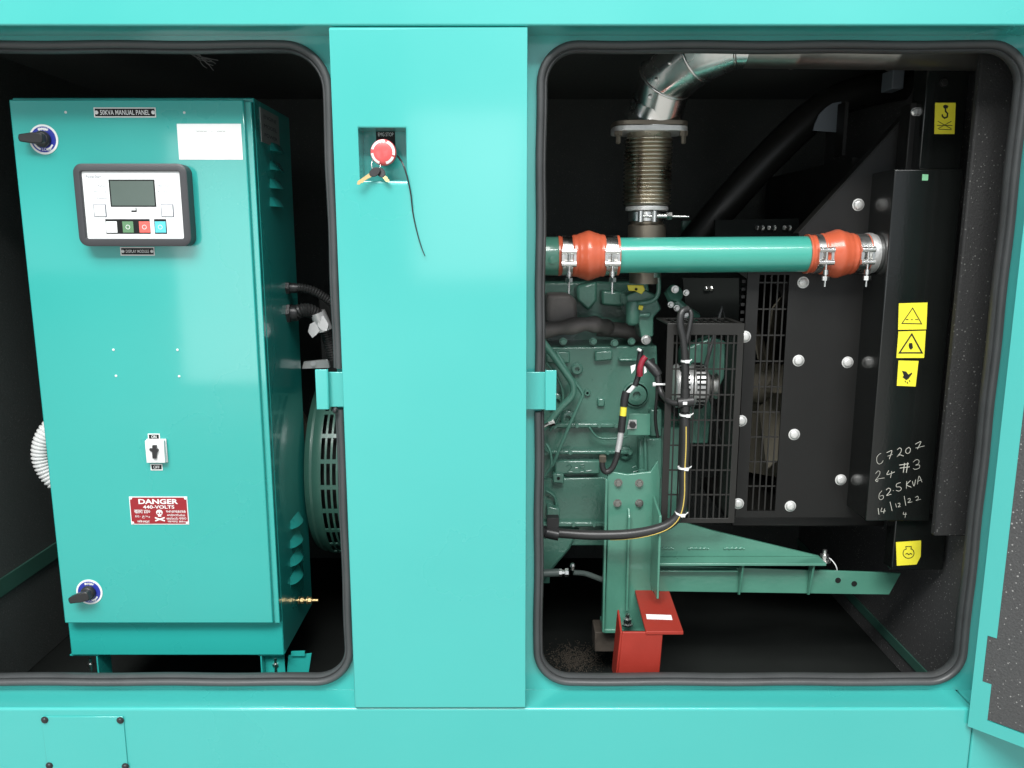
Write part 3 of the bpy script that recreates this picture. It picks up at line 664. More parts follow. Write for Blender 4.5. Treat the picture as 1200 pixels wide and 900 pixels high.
bolt('hex', P(757, 398, YE-.01), en, 'bolt', 'steel', .008, .01)
# pump on the right with its hooked pipe
bm = new(); plate(bm, [(734,346),(752,338),(768,345),(775,362),(766,372),(766,394),(752,398),(747,372),(736,372)], YE-.01, .10)
plate(bm, [(748,368),(763,366),(762,372),(748,372)], YE-.02, .02)
build(bm, 'fuel_pump', 'engine', en, bevel=.005, seg=3)
bm = new(); lathe(bm, [(.008,0),(.014,.006),(.0145,.045),(.012,.05)], P(741, 381, YE-.015), ZV, 20); build(bm, 'pump_plunger', 'engine', en, smooth=60)
bm = new(); tube(bm, spline([P(770,316,.33), P(772,332,.33), P(771,344,.33), P(765,352,.33), P(752,355,.335), P(742,355,.345)], 8), .0048, 12); lathe(bm, [(.011,0),(.011,.012)], P(767, 325, .33), ZV, 8); build(bm, 'fuel_pipe', 'engine', en, smooth=60)
for uv in ([(735,334),(754,334),(756,340),(752,345),(744,341),(737,341)], [(748,358),(754,358),(753,364),(748,363)]):
    pl(uv, .335, .006, 'plastic_cap', 'yellowp', .0015)
bm = new(); cyl(bm, P(745.5, 339, .3352), P(745.5, 339, .332), .0028, 10); build(bm, 'cap_hole', 'dark', en)
# tubes and struts over the block
bm = new(); tube(bm, spline([P(628,390,.33), P(645,412,.335), P(660,433,.335), P(671,450,.335), P(670,464,.335), P(655,480,.335), P(640,498,.335), P(625,512,.335)], 6), .0075, 12); build(bm, 'oil_pipe', 'engine', en, smooth=60)
bm = new(); tube(bm, spline([P(652,412,.345), P(668,440,.34), P(682,460,.338), P(680,470,.338), P(668,497,.338), P(655,528,.338), P(648,545,.345)], 6), .0038, 10); build(bm, 'injector_pipe', 'engine', en, smooth=60)
bm = new(); tube(bm, spline([P(640,520,.345), P(645,530,.342), P(646,545,.345), P(640,556,.35)], 6), .003, 10); build(bm, 'drain_pipe', 'engine', en, smooth=60)
bm = new(); cyl(bm, P(644,496,.328), P(636,500,.328), .004, 10); cyl(bm, P(650,495,.328), P(643,497,.328), .0065, 6); build(bm, 'pipe_union', 'steel', en)
pl([(737,485),(762,485),(762,510),(735,510)], .315, .004, 'sensor_plate', 'rail', .0008)
bolt('hex', P(741, 497, .315), en, 'bolt', 'plastic', .0075, .008)
bm = new(); plate(bm, [(737,492),(746,492),(746,502),(735,503)], .3135, .0012); build(bm, 'washer', 'alu', en)
bm = new(); cyl(bm, P(756,512,.34), P(757,559,.34), .0035, 10); lathe(bm, [(.008,0),(.008,.014)], P(752, 558, .335), ZV, 8); build(bm, 'dipstick', 'engine', en)
bm = new(); plate(bm, [(563,620),(680,620),(668,644),(648,668),(628,692),(563,692)], YE+.01, .2); build(bm, 'sump', 'engine', en, bevel=.006)
# mounting leg with stiffening ribs and four bolts
YM = .275
bm = new(); plate(bm, [(712,552),(735,556),(762,553),(771,540),(774,560),(772,612),(768,640),(764,738),(708,738),(712,640)], YM, .008)
lg = build(bm, 'mounting_leg', 'rail', en, bevel=.0015)
bm = new()
for u0, v0, u1, v1, yf_ in ((737,600,733,716,YM-.014),(763,598,765,702,YM-.078)):
    a, b = P(u0, v0, yf_), P(u1, v1, yf_); xm = (P(u0,v0,YM).x+P(u1,v1,YM).x)/2
    poly(bm, [(xm-.0025, YM-.0003, a.z+.004), (xm-.0025, yf_, a.z-.012), (xm-.0025, yf_, b.z), (xm-.0025, YM-.0003, b.z)], XV*.005)
build(bm, 'stiffener_rib', 'rail', lg, bevel=.0012)
bm = new(); x0 = xx(707, 600, YM); xa = x0; box(bm, xx(711,600,YM)-.0055, xx(711,600,YM)-.0005, YM-.012, YM+.006, zz(738,YM), zz(560,YM)); build(bm, 'edge_flange', 'rail', lg, bevel=.001)
bm = new(); poly(bm, [PZ(u, v, zz(737,YM)) for u, v in ((703,722),(757,722),(760,738),(707,738))], -ZV*.008); build(bm, 'foot_plate', 'rail', lg, bevel=.001)
for u, v in ((724.5,565.5),(749,566),(723.5,589.5),(749,589.5)):
    bolt('hex', P(u, v, YM), lg, 'bolt', 'darkbolt', .0068, .0075)
bm = new(); p = P(735, 727, YM-.02); lathe(bm, [(.013,-.010),(.013,-.007),(.0095,-.007),(.0095,.004),(.005,.004),(.005,.014)], p, ZV, 6); build(bm, 'nut', 'steel', lg)

# ================================================================== skid rail under the radiator
YR = .25
rl = thing('support_rail', P(900, 695, YR), 'green steel support rail with sloping gusset below the radiator', 'steel rail')
bm = new(); plate(bm, [(764,662),(1056,672),(1042,697),(764,693)], YR+.02, .006)
build(bm, 'web', 'rail', rl, bevel=.001)
zf_ = zz(657.5, YR)
bm = new(); box(bm, xx(767,658,YR), xx(966,658,YR), YR-.012, YR+.028, zf_-.006, zf_); build(bm, 'flange', 'rail', rl, bevel=.0012)
bm = new(); zf2 = zz(670, YR); box(bm, xx(767,668,YR), xx(866,668,YR), YR+.005, YR+.0195, zf2-.003, zf2); build(bm, 'flange', 'rail', rl, bevel=.0008)
for u in (868.5, 951):
    bm = new(); x = xx(u, 676, YR); poly(bm, [(x, YR+.0195, zf_-.0065), (x, YR-.006, zf_-.0065), (x, YR+.012, zz(697,YR+.012)), (x, YR+.0195, zz(697,YR+.0195))], XV*.004); build(bm, 'rib', 'rail', rl, bevel=.0008)
bm = new(); zg = zf_+.0005; pts = [P(u, v, YR+.024) for u, v in ((768,640),(775,614),(800,612),(835,622),(960,652))] ; pts += [Vector((pts[-1].x, YR+.024, zg)), Vector((pts[0].x, YR+.024, zg))]
poly(bm, pts, YV*.006); build(bm, 'gusset', 'rail', rl, bevel=.001)
for u0, u1 in ((769,789),(806,830),(848,872)):
    bm = new(); n = 14; q = [P(u0+(u1-u0)*i/n, 642.5+.5*math.sin(i*1.9), YR+.0235) for i in range(n+1)]; tube(bm, q, [.0022+.0007*math.sin(i*2.3) for i in range(n+1)], 8)
    build(bm, 'weld_bead', 'rail', rl, smooth=60)
for u, v in ((982,680),(1001,684)):
    bm = new(); lathe(bm, [(.006,0),(.006,-.0008)], P(u, v, YR+.0198), YV, 14); build(bm, 'bolt_hole', 'dark', rl)
# red bracket
ZRb = zz(740, .095)
rb = thing('lifting_bracket', P(750, 795, .12), 'red oxide steel angle bracket standing beside the engine leg', 'bracket')
bm = new(); plate(bm, [(729.5,741),(777,741),(772,800),(723,800)], .097, .006)
poly(bm, [P(729.5,741,.097), P(729.5,741,.097)+Vector((0,.05,.022)), P(723,800,.097)+Vector((0,.05,0)), P(723,800,.097)], -XV*.004)
build(bm, 'upright_plate', 'red', rb, bevel=.0015)
bm = new(); poly(bm, [PZ(u, v, ZRb) for u, v in ((757,740),(801,740),(783,688.5),(774,688),(769.5,700),(763,688),(743,688))], -ZV*.007); build(bm, 'ledge_plate', 'red', rb, bevel=.0012)
bm = new(); poly(bm, [PZ(u, v, ZRb+.0004) for u, v in ((758,725.5),(788,726.5),(786.5,721),(757,720))], ZV*.0005); build(bm, 'paper_tag', 'paper', rb)
# mounting pad and dust on the floor
bm = new(); rbox(bm, 697, 741, 727, 764, .30, .06); tag(build(bm, 'mounting_pad', 'rust', bevel=.002), 'rusty dark steel pad under the green engine leg', 'mount')
bm = new(); random.seed(3)
for i in range(1500):
    a = random.gauss(0, 1); b = random.gauss(0, 1); c = PZ(676+a*17, 772+b*8, ZF+.0006)
    if c.y < .09 or c.y > .5: continue
    s = random.uniform(.0006, .0022); t = random.uniform(0, 6.3)
    pts = [c + Vector((s*math.cos(t+q)*random.uniform(.5,1), s*math.sin(t+q)*random.uniform(.5,1), 0)) for q in (0, 1.3, 2.6, 3.9, 5.2)]
    poly(bm, pts, ZV*random.uniform(.0004, .002))
tag(build(bm, 'dust', 'dust'), 'scatter of brown dirt and swarf on the canopy floor', 'dirt', kind='stuff')

# ================================================================== charge air pipe
YP = .25
kp = sc(300, YP); zc0 = zz(300, YP); zc1 = zz(297, YP)
def ax(u): 
    t = (u-640)/400.0; return Vector((xx(u, 298, YP), YP, zc0+(zc1-zc0)*t))
cp = thing('charge_air_pipe', ax(830), 'long teal charge air pipe between two orange silicone hoses', 'pipe')
bm = new(); cyl(bm, ax(700), ax(965), 20.6*kp, 48); build(bm, 'pipe', 'pipe', cp)
def hose(u0, u1, rbase, rb, clamps, vb, lab):
    L = ax(u1)-ax(u0); n = 60; prof = []
    for i in range(n+1):
        t = i/n
        e = (.30*min(1, max(0, (.285-abs(t-.5))/.03)) + .16*min(1, max(0, (.19-abs(t-.5))/.03)) + .54*math.exp(-((t-.5)/.105)**2)) if abs(t-.5) < .285 else 0
        lip = .9 if (t < .035 or t > .965) else 0
        r = rbase + (rb-rbase)*e + lip
        prof.append((r*kp, L.length*t))
    prof = [(prof[0][0]-.004, 0)] + prof + [(prof[-1][0]-.004, L.length)]
    bm = new(); lathe(bm, prof, ax(u0), L, 48); h = build(bm, 'silicone_hose', 'orange', cp, smooth=50)
    for (a, b) in clamps:
        c = ax((a+b)/2); w = (b-a)*kp
        bm = new(); R = (rbase+1.0)*kp
        lathe(bm, [(R-.001, -w/2), (R, -w/2), (R, -w*.42), (R-.0004, -w*.4), (R-.0004, w*.4), (R, w*.42), (R, w/2), (R-.001, w/2)], c, XV, 48)
        f = c + YV*(-R-.004)
        zt = c.z + 5*kp; zl = c.z - 9*kp
        for z_ in (zt, zl): cyl(bm, Vector((f.x-w*.62, f.y, z_)), Vector((f.x+w*.62, f.y, z_)), 3.0*kp, 14)
        for s in (-1, 1): box(bm, f.x+s*w*.5-.0025, f.x+s*w*.5+.0025, f.y-.001, f.y+.005, zl-.004, zt+.006)
        cyl(bm, Vector((f.x, f.y-.001, zt+3*kp)), Vector((f.x, f.y-.001, zz(vb, f.y))), .0024, 10)
        lathe(bm, [(.0054,0),(.0054,.009)], Vector((f.x, f.y-.001, zl-14*kp)), ZV, 14); lathe(bm, [(.0074,0),(.0074,.008)], Vector((f.x, f.y-.001, zl-20.5*kp)), ZV, 6)
        build(bm, 'hose_clamp', 'steel', h)
hose(654, 725, 22.3, 29.0, ((658.5,672),(708,722)), 344, '')
hose(944, 1015, 22.0, 28.2, ((952,966),(1000,1012.5)), 336, '')
bm = new(); a = ax(612); lathe(bm, [(19*kp,0),(22*kp,.02),(22.5*kp,(655-612)*kp),(20*kp,(660-612)*kp)], a, XV, 36); c = ax(646)+Vector((0,-.03,-3*kp)); lathe(bm, [(.009,0),(.009,-.006),(.005,-.007)], c, YV, 18)
build(bm, 'inlet_elbow', 'rail', cp)
bm = new(); a = ax(1008); k=kp; lathe(bm, [(20*k,0),(21*k,5*k),(24*k,6*k),(24*k,11*k),(22*k,12*k),(22*k,15*k),(24*k,17*k),(23*k,20*k),(20*k,22*k),(19*k,27*k),(12*k,28*k)], a, XV, 40); box(bm, a.x+24*k, a.x+31*k, YP-.034, YP-.026, a.z-.004, a.z+.008); build(bm, 'outlet_flange', 'alu', cp)

# ================================================================== exhaust
YX = .35; kx = sc(150, YX)
ex = thing('exhaust_pipe', P(759, 280, YX), 'bright steel exhaust elbow on a ribbed bellows under the roof', 'exhaust pipe')
def E(u, v): return P(u, v, YX)
r = 29.5*kx
segs = [P(769,137,.35), P(780,94,.315), P(818,62,.25), P(862,48,.205), P(1190,52,.205)]
bm = new(); tube(bm, segs[:4]+[segs[3].lerp(segs[4], .03)], [r*1.03, r*1.1, r*1.06, r*.93, r*.93], 72, caps=False); eb = build(bm, 'elbow', 'chrome', ex, smooth=14)
bm = new(); tube(bm, [segs[3].lerp(segs[4], t) for t in (0.02,.2,.21,.22,.55,.56,.57,1)], [r*.9, r*.9, r*.93, r*.9, r*.9, r*.93, r*.9, r*.9], 48); build(bm, 'tail_pipe', 'foil', ex, smooth=50)
bm = new()
def bead(p, d, rr_, w=.0028): lathe(bm, [(rr_-.001,-w),(rr_+.0016,-w*.6),(rr_+.0022,0),(rr_+.0016,w*.6),(rr_-.001,w)], p, d, 56, caps=False)
for i in (1, 2, 3): bead(segs[i], (segs[i+1]-segs[i]).normalized()+(segs[i]-segs[i-1]).normalized(), r*(0, 1.115, 1.075, .945)[i])
build(bm, 'seam_bead', 'chrome', ex, smooth=60)
for u, v in ((779,80),(764,99),(757,118)):
    i = 0 if v > 90 else 1
    p = P(u, v, .26 if v < 90 else .31 if v < 110 else .33) + YV*(-r*.96); bolt('dome', p, ex, 'rivet', 'steel', .004, .002)
bm = new()
for a, b in (((745,131),(757,84)), ): 
    q = [P(a[0]+(b[0]-a[0])*t+6, a[1]+(b[1]-a[1])*t, .345-.035*t)+YV*(-r*.76) for t in (0,.5,1)]; tube(bm, q, .0016, 8)
build(bm, 'lap_seam', 'chrome', ex)
xb = E(760,150).x
d0 = (segs[1]-segs[0]).normalized()
bm = new(); lathe(bm, [(r*1.03, .034), (r*1.04, .012), (r*1.12, .004), (r*1.2, -.001), (r*1.18, -.002)], segs[0]-d0*.002-XV*.004, d0, 64, caps=False); build(bm, 'skirt', 'chrome', ex, smooth=60)
za = zz(139, YX-.05)
bm = new(); lathe(bm, [(r*0.95, .010), (r*0.98, 0)], (xb+.008, YX, za), ZV, 48); build(bm, 'collar', 'dark', ex)
def flange(v0, v1, w, m, nm):
    bm = new(); yb = YX-.052; z1 = zz(v0, yb); z0 = zz(v1, yb); pts = []
    for i in range(64):
        t = 2*math.pi*i/64; c_, s_ = math.cos(t), math.sin(t); e = 2/4.2
        pts.append((xb + w*kx*math.copysign(abs(c_)**e, c_), YX + .052*math.copysign(abs(s_)**e, s_), z1))
    poly(bm, pts, -ZV*(z1-z0)); build(bm, nm, m, ex, bevel=.001)
flange(140.0, 145.4, 43, 'tanpipe', 'gasket_flange'); flange(146.0, 152.5, 43, 'bolt', 'flange')
for du in (-38, 37):
    p = Vector((xb + du*kx, YX-.036, zz(152.6, YX-.05)))
    bm = new(); lathe(bm, [(.0085,0),(.0085,-.009),(.005,-.009),(.005,-.022),(.003,-.024)], p, ZV, 6); build(bm, 'bolt', 'tanpipe', ex)
zt = zz(162, YX); zb = zz(241, YX); n = 17; prof = [(26*kx, zt-zb+.012)]
for i in range(n):
    h = (zt-zb)*(1-(i+.5)/n); st = (zt-zb)/n
    for q, rr_ in ((.5,.0),(.32,.55),(.15,.92),(0,1),(-.15,.92),(-.32,.55)): prof.append((25.5*kx+3.0*kx*rr_, h+st*q))
prof.append((25*kx, 0))
bm = new(); lathe(bm, prof, (xx(759,200,YX), YX, zb), ZV, 56); build(bm, 'bellows', 'bellow', ex, smooth=75)
bm = new(); h0 = zz(247.5, YX); lathe(bm, [(22*kx,0),(25*kx,.001),(25.5*kx,.004),(25*kx,.009),(22*kx,.010)], (xx(758,245,YX), YX, h0), ZV, 48); build(bm, 'end_ring', 'bolt', ex)
bm = new(); lathe(bm, [(19*kx,0),(19*kx,(zz(248,YX)-zz(332,YX)))], (xx(758,255,YX), YX, zz(332,YX)), ZV, 40); lathe(bm, [(19*kx,0),(22.5*kx,.003),(22.5*kx,.03),(19*kx,.034)], (xx(758,270,YX), YX, zz(282,YX)), ZV, 40); build(bm, 'riser', 'tanpipe', ex)
bm = new(); c = Vector((xx(757,254,YX), YX, zz(254,YX))); lathe(bm, [(20.2*kx,-.009),(20.6*kx,-.009),(20.6*kx,.009),(20.2*kx,.009)], c, ZV, 48)
f = c+YV*(-21*kx-.004); 
for du in (-10, 6): cyl(bm, f+XV*(du*kx)+ZV*.010, f+XV*(du*kx)-ZV*.011, .0055, 12)
cyl(bm, f-XV*.02, f+XV*(46*kx)-ZV*.001, .0026, 10); lathe(bm, [(.008,0),(.008,.010)], f+XV*(20*kx), XV, 6); lathe(bm, [(.005,0),(.005,.022)], f+XV*(9*kx), XV, 14); build(bm, 'band_clamp', 'steel', ex)

# ================================================================== radiator pack
YN = .285; YC = .19
rd = thing('radiator', P(1010, 660, .3), 'black radiator and fan shroud with bolted side panel and yellow warning stickers', 'radiator')
bm = new()
# side panel with the mesh window left open
XA0, XA1 = xx(869, 450, YN), xx(1004, 424, YN)+.03
MW0, MW1 = xx(882, 460, YN), xx(916, 460, YN); MZ0, MZ1 = zz(598, YN), zz(322, YN)
zpb = zz(605.5, YN); zpt = zz(318, YN)
zz_top = zz(274, YN); 
def pb(x0, x1, z0, z1): box(bm, x0, x1, YN, YN+.004, z0, z1)
V = {}
def vt(x, z, y):
    k_ = (round(x,6), round(z,6), y)
    if k_ not in V: V[k_] = bm.verts.new((x, y, z))
    return V[k_]
xd0 = xx(936, 274, YN); xd1 = xx(1066, 131, YN); zd1 = zz(131, YN); xe = xx(1085, 200, YN)
outline = [[(XA0,zpb),(MW0,zpb),(MW0,MZ0),(MW0,MZ1),(MW0,zpt),(XA0,zpt)],
           [(MW0,zpb),(MW1,zpb),(MW1,MZ0),(MW0,MZ0)], [(MW0,MZ1),(MW1,MZ1),(MW1,zpt),(MW0,zpt)],
           [(MW1,zpb),(xe,zpb),(xe,zd1),(xd1,zd1),(xd0,zz_top),(MW1,zpt),(MW1,MZ1),(MW1,MZ0)]]
for pg in outline: bm.faces.new([vt(x, z, YN) for x, z in pg])
spn = build(bm, 'side_panel', 'black', rd); so = spn.modifiers.new('s', 'SOLIDIFY'); so.thickness = .004; so.offset = -1 
bm = new(); q = [(xd0, YN-.001, zz_top), (xd1, YN-.001, zd1)]; d = Vector((xd1-xd0, 0, zd1-zz_top)).normalized(); s = Vector((-d.z, 0, d.x))
poly(bm, [Vector(q[0]), Vector(q[1]), Vector(q[1])+s*.002, Vector(q[0])+s*.002], YV*.03); build(bm, 'folded_edge', 'guard', rd)
bm = new(); k = sc(460, YN)
n = int(round((MW1-MW0)/(7.7*k)))
for i in range(1, n+1):
    x = MW0 + i*(MW1-MW0)/(n+.6); box(bm, x-.0014, x+.0014, YN+.0005, YN+.0023, MZ0, MZ1)
z = MZ0+29.8*k
while z < MZ1: box(bm, MW0, MW1, YN+.0024, YN+.0040, z-.0014, z+.0014); z += 30.3*k
build(bm, 'mesh_guard', 'guard', rd)
bm = new(); z = zz(318, YN); x = xx(925, 300, YN)
for i in range(11): box(bm, XA0-.008, XA0-.001, YN+.004, YN+.006, zz(330+i*9, YN)-.003, zz(330+i*9, YN)+.003)
build(bm, 'edge_tabs', 'black', rd)
# column standing proud of the panel
CX0, CX1 = xx(1032, 400, YC), xx(1110, 400, YC); CZ0, CZ1 = zz(611, YC), zz(198, YC)
bm = new(); box(bm, CX0, CX1, YC, YN+.06, CZ0, CZ1); build(bm, 'header_column', 'gloss', rd, bevel=.003, seg=3)
bm = new(); box(bm, xx(1082,140,YC+.02), xx(1131,140,YC+.02), YC+.02, YC+.07, CZ1+.001, zz(66,YC+.02)); build(bm, 'mast_plate', 'gloss', rd, bevel=.002)
bm = new(); box(bm, xx(1066,140,YC+.05), xx(1081,140,YC+.05), YC+.05, YC+.09, CZ1+.001, zz(120,YC+.05)); build(bm, 'mast_plate', 'black', rd, bevel=.002)
bm = new(); box(bm, xx(1047,640,YC+.015), xx(1108,640,YC+.015), YC+.015, YC+.05, zz(668,YC+.015), CZ0-.001); build(bm, 'lower_plate', 'gloss', rd, bevel=.002)
bm = new(); box(bm, XA0, CX1-.03, YN+.02, YN+.3, zpb-.03, zpb-.004); build(bm, 'bottom_tank', 'black', rd, bevel=.004)
bm = new(); box(bm, xx(1002,300,YN)-.012, xx(1002,300,YN)+.001, YN-.0025, YN-.0002, zz(592,YN), zz(205,YN)); build(bm, 'joint_strip', 'black', rd, bevel=.0008)
for u, v in ((1005.5,240),(935.5,422.5),(993,424.5),(930.5,509),(985,562),(926,593),(873,394.5),(868.5,493),(865,590)): bolt('dome', P(u, v, YN-.003), rd, 'bolt', 'bolt', .0112, .006)
bolt('hex', P(941, 331, YN-.003), rd, 'bolt', 'bolt', .009, .005)
bolt('hex', P(1072, 131, YC+.049), rd, 'bolt', 'steel', .006, .004); bolt('hex', P(1106, 97, YC+.019), rd, 'bolt', 'black', .006, .004)
for u, v, y in ((893,267,.425),(907,267,.425),(925,267,.425),(833,338,.425),(843,374,.425)):
    bolt('hex', P(u, v, y), rd, 'bolt', 'steel', .0055, .016, rot=(0,0,math.radians(-60)))
bm = new(); plate(bm, [(838,258),(936,256),(936,282),(880,330),(838,300)], .425, .01); plate(bm, [(800,326),(866,326),(866,384),(806,384)], .425, .01); build(bm, 'rear_bracket', 'dark', rd)
bm = new(); plate(bm, [(800,259),(838,257),(846,262),(852,300),(800,300)], .62, .02); build(bm, 'rear_casting', 'engine', en)
# quarter-round plate, coloured as the outside light seen through a hole
bm = new(); pts = [P(986, 119, .5), P(976,121,.5), P(968,126,.5), P(960,134,.5), P(955,145,.5), P(953,153,.5), P(982,155,.5), P(986,150,.5)]; poly(bm, pts, YV*.004); build(bm, 'daylight_patch_plate', 'bluegrey', rd)
bm = new(); box(bm, xx(991,120,.42), xx(995,120,.42), .42, .46, zz(182,.42), zz(119,.42)); build(bm, 'baffle_edge', 'black', rd)
bm = new(); rbox(bm, 1046, 80, 1060, 104, .40, .05); build(bm, 'hanger', 'bluegrey', rd, bevel=.002, label='dull grey hanger under the roof')
# fan seen edge on through the mesh
XF = xx(898, 440, .55); YF_, ZF_ = .56, zz(450, .55)
fan = thing('radiator_fan', (XF, YF_, ZF_), 'tan bladed cooling fan behind the radiator mesh', 'fan')
bm = new(); lathe(bm, [(.03,-.05),(.045,-.04),(.05,.03),(.02,.04)], (XF, YF_, ZF_), XV, 30); build(bm, 'hub', 'tan', fan)
bm = new()
for i in range(7):
    a = 2*math.pi*i/7 + .35; rd_ = Vector((0, -math.cos(a), math.sin(a))); tg = Vector((0, math.sin(a), math.cos(a)))
    p = [Vector((XF,YF_,ZF_)) + rd_*rr_ + tg*w_*1 + XV*w2 for rr_, w_, w2 in ((.05,-.03,-.02),(.22,-.06,-.035),(.22,.05,.03),(.05,.03,.02))]
    poly(bm, p, XV*.004)
build(bm, 'blades', 'tan', fan, bevel=.001)
bm = new(); lathe(bm, [(.245,0),(.25,-.004),(.25,.07),(.245,.07)], (XF-.01, YF_, ZF_), XV, 80, caps=False); fs = build(bm, 'shroud_ring', 'black', rd)
# dark radiator core far behind
bm = new(); box(bm, xx(1000,400,YN), CX1-.02, YN+.07, YN+.62, zpb, zz(180, YN)); build(bm, 'core', 'black', rd)
# foam baffle between the radiator and the door opening
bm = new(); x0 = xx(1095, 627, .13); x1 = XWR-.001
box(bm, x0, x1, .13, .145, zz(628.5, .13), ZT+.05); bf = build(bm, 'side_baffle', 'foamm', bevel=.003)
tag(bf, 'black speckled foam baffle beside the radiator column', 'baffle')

# stickers
def sticker(uv, Y, lab, name='warning_sticker', m='yellow'):
    bm = new(); plate(bm, uv, Y-.0009, .0007); return build(bm, name, m, rd, label=lab)
def L(pts, Y): return [P(u, v, Y) for u, v in pts]
yk = YC-.0011; kc = sc(400, YC)
s = sticker([(1053.5,355.5),(1087,354.5),(1085.5,386),(1052.5,386.5)], YC, 'yellow sticker with thin triangle around a dashed line')
bm = new(); ribbon(bm, L([(1069.5,361),(1080,379.5),(1057,379),(1069.5,361)], yk), 1.0*kc)
for a, b in ((1061.5,1064.5),(1067.5,1069.5),(1072.5,1076)): ribbon(bm, L([(a,374.5),(b,374.5)], yk), 1.0*kc)
build(bm, 'triangle', 'ink', s)
s = sticker([(1053,388.5),(1085,387.5),(1083,419.5),(1050.5,419.5)], YC, 'yellow sticker with triangle around a hand pictogram')
bm = new(); ribbon(bm, L([(1068.5,391.5),(1080.5,413.5),(1054,413.5),(1068.5,391.5)], yk), 1.7*kc)
plate(bm, [(1065.5,402),(1069,402),(1069.5,405),(1070,407.5),(1067.5,410),(1065.5,408),(1064.8,405)], yk, .0003); build(bm, 'triangle', 'ink', s)
s = sticker([(1053,422.5),(1076.5,423),(1073,453),(1051,452)], YC, 'yellow sticker with a black hand at a fan blade')
bm = new(); plate(bm, [(1057,434.5),(1062,435.5),(1064.5,439),(1068.5,436.5),(1069,438),(1064.5,444),(1062,445.5),(1057.5,442),(1059,440)], yk, .0003)
for a in ((1060.5,446),(1063,447.5),(1065.5,445.5)): ribbon(bm, L([a,(a[0]+.8,a[1]+2)], yk), 1.0*kc)
build(bm, 'hand_mark', 'ink', s)
y2 = YC+.02
s = sticker([(1096,120.5),(1120,120.5),(1118.5,157),(1095,157)], y2, 'dull yellow sticker with lifting hook above crossed lines')
yk2 = y2-.0011
bm = new(); plate(bm, [(1105,124),(1108,122.5),(1111.5,124),(1110.5,127),(1106,127)], yk2, .0003)
ribbon(bm, L([(1108,127),(1108,130.5),(1110.5,133),(1110,137),(1107,138.5),(1104.5,136.5),(1104,134)], yk2), 1.7*kc)
for q in ([(1099,142),(1115,151)],[(1115,142),(1099,151)],[(1098,147),(1116,147)],[(1100,151.5),(1115,152)]): ribbon(bm, L(q, yk2), .7*kc)
build(bm, 'hook_mark', 'ink', s)
sticker([(1081,204),(1088,204.5),(1087.5,211.5),(1080.5,211.5)], YC, 'tiny square green sticker near the column top', 'inspection_sticker', 'greentag')
y3 = YC+.015
s = sticker([(1050,635.5),(1079.5,633.5),(1079,652),(1074,661.5),(1051,663)], y3, 'yellow sticker with engine oil outline')
yk3 = y3-.0011; bm = new()
pts = [(1061.5,640.5),(1068,640.5),(1067.5,643.5)] + [(1064.7+6.5*math.cos(math.radians(a)), 648.3-6*math.sin(math.radians(a))) for a in range(55,-236,-20)] + [(1062,643.5),(1061.5,640.5)]
ribbon(bm, L(pts, yk3), 1.0*kc); ribbon(bm, L([(1061,649.5),(1063,648.5),(1065,649.8),(1067,648.6),(1069,649.6)], yk3), 1.2*kc); build(bm, 'oil_mark', 'ink', s)
# chalk writing, stroke by stroke
Z_ = lambda x, y: (900+x/4.0, 450+y/4.0)
strokes = [
 [(530,325),(520,330),(510,345),(511,365),(520,375),(533,370),(540,358)],
 [(556,322),(580,312),(574,335),(568,352)], [(560,338),(584,330)],
 [(606,308),(616,300),(625,305),(622,320),(610,335),(606,340),(618,332),(636,338)],
 [(660,297),(648,305),(645,318),(653,326),(664,320),(668,305),(660,297)],
 [(690,282),(716,270),(708,290),(700,305)], [(692,300),(734,290)],
 [(504,420),(514,408),(524,410),(522,425),(508,445),(503,452),(518,444),(546,440)], [(503,452),(512,458),(516,450)],
 [(566,405),(558,425),(594,412)], [(580,408),(574,440)],
 [(640,370),(634,415)], [(655,368),(648,416)], [(615,380),(660,374)], [(618,394),(664,388)],
 [(680,366),(696,354),(708,360),(704,374),(692,380),(710,380),(708,394),(690,400),(680,396)],
 [(534,500),(522,515),(520,535),(530,542),(541,533),(538,522),(524,526)],
 [(553,497),(564,488),(574,494),(568,508),(556,522),(578,516)], [(586,498),(588,500)],
 [(622,462),(604,468),(602,482),(618,482),(625,492),(614,502),(600,498)],
 [(650,455),(648,490)], [(668,452),(650,472),(672,484)],
 [(676,455),(684,478),(692,448)], [(700,470),(708,432),(722,460)], [(702,456),(720,448)],
 [(516,582),(520,612)], [(534,580),(530,598),(552,594)], [(546,584),(542,606)], [(572,552),(582,595)],
 [(598,560),(602,578)], [(608,562),(616,558),(618,566),(610,576),(622,574)], [(638,525),(646,570)],
 [(654,540),(664,536),(666,545),(656,556),(676,552)], [(690,532),(702,526),(704,538),(694,546),(716,540)],
 [(636,600),(634,610),(650,610)], [(646,602),(642,626)] ]
bm = new()
for st in strokes:
    q = spline([Vector((*Z_(*p), 0)) for p in st], 4) if len(st) > 2 else [Vector((*Z_(*p), 0)) for p in st]
    ribbon(bm, [P(p.x, p.y, yk) for p in q], (1.0 if 360 < st[0][1] < 420 and 610 < st[0][0] < 665 else random.uniform(.5,.85))*kc)
build(bm, 'chalk_writing', 'chalk', rd, label='handwritten C7207 2473 62.5 KVA 14/12/22 4')

# air hose crossing the upper corner, dark rubber
bm = new(); tube(bm, spline([P(1075, 95, .55), P(1010, 108, .55), P(960, 130, .55), P(905, 180, .55), P(850, 240, .56), P(800, 300, .6)], 8), .036, 24)
tag(build(bm, 'intake_hose', 'black', smooth=60), 'thick black air intake hose slanting down behind the exhaust bellows', 'hose')
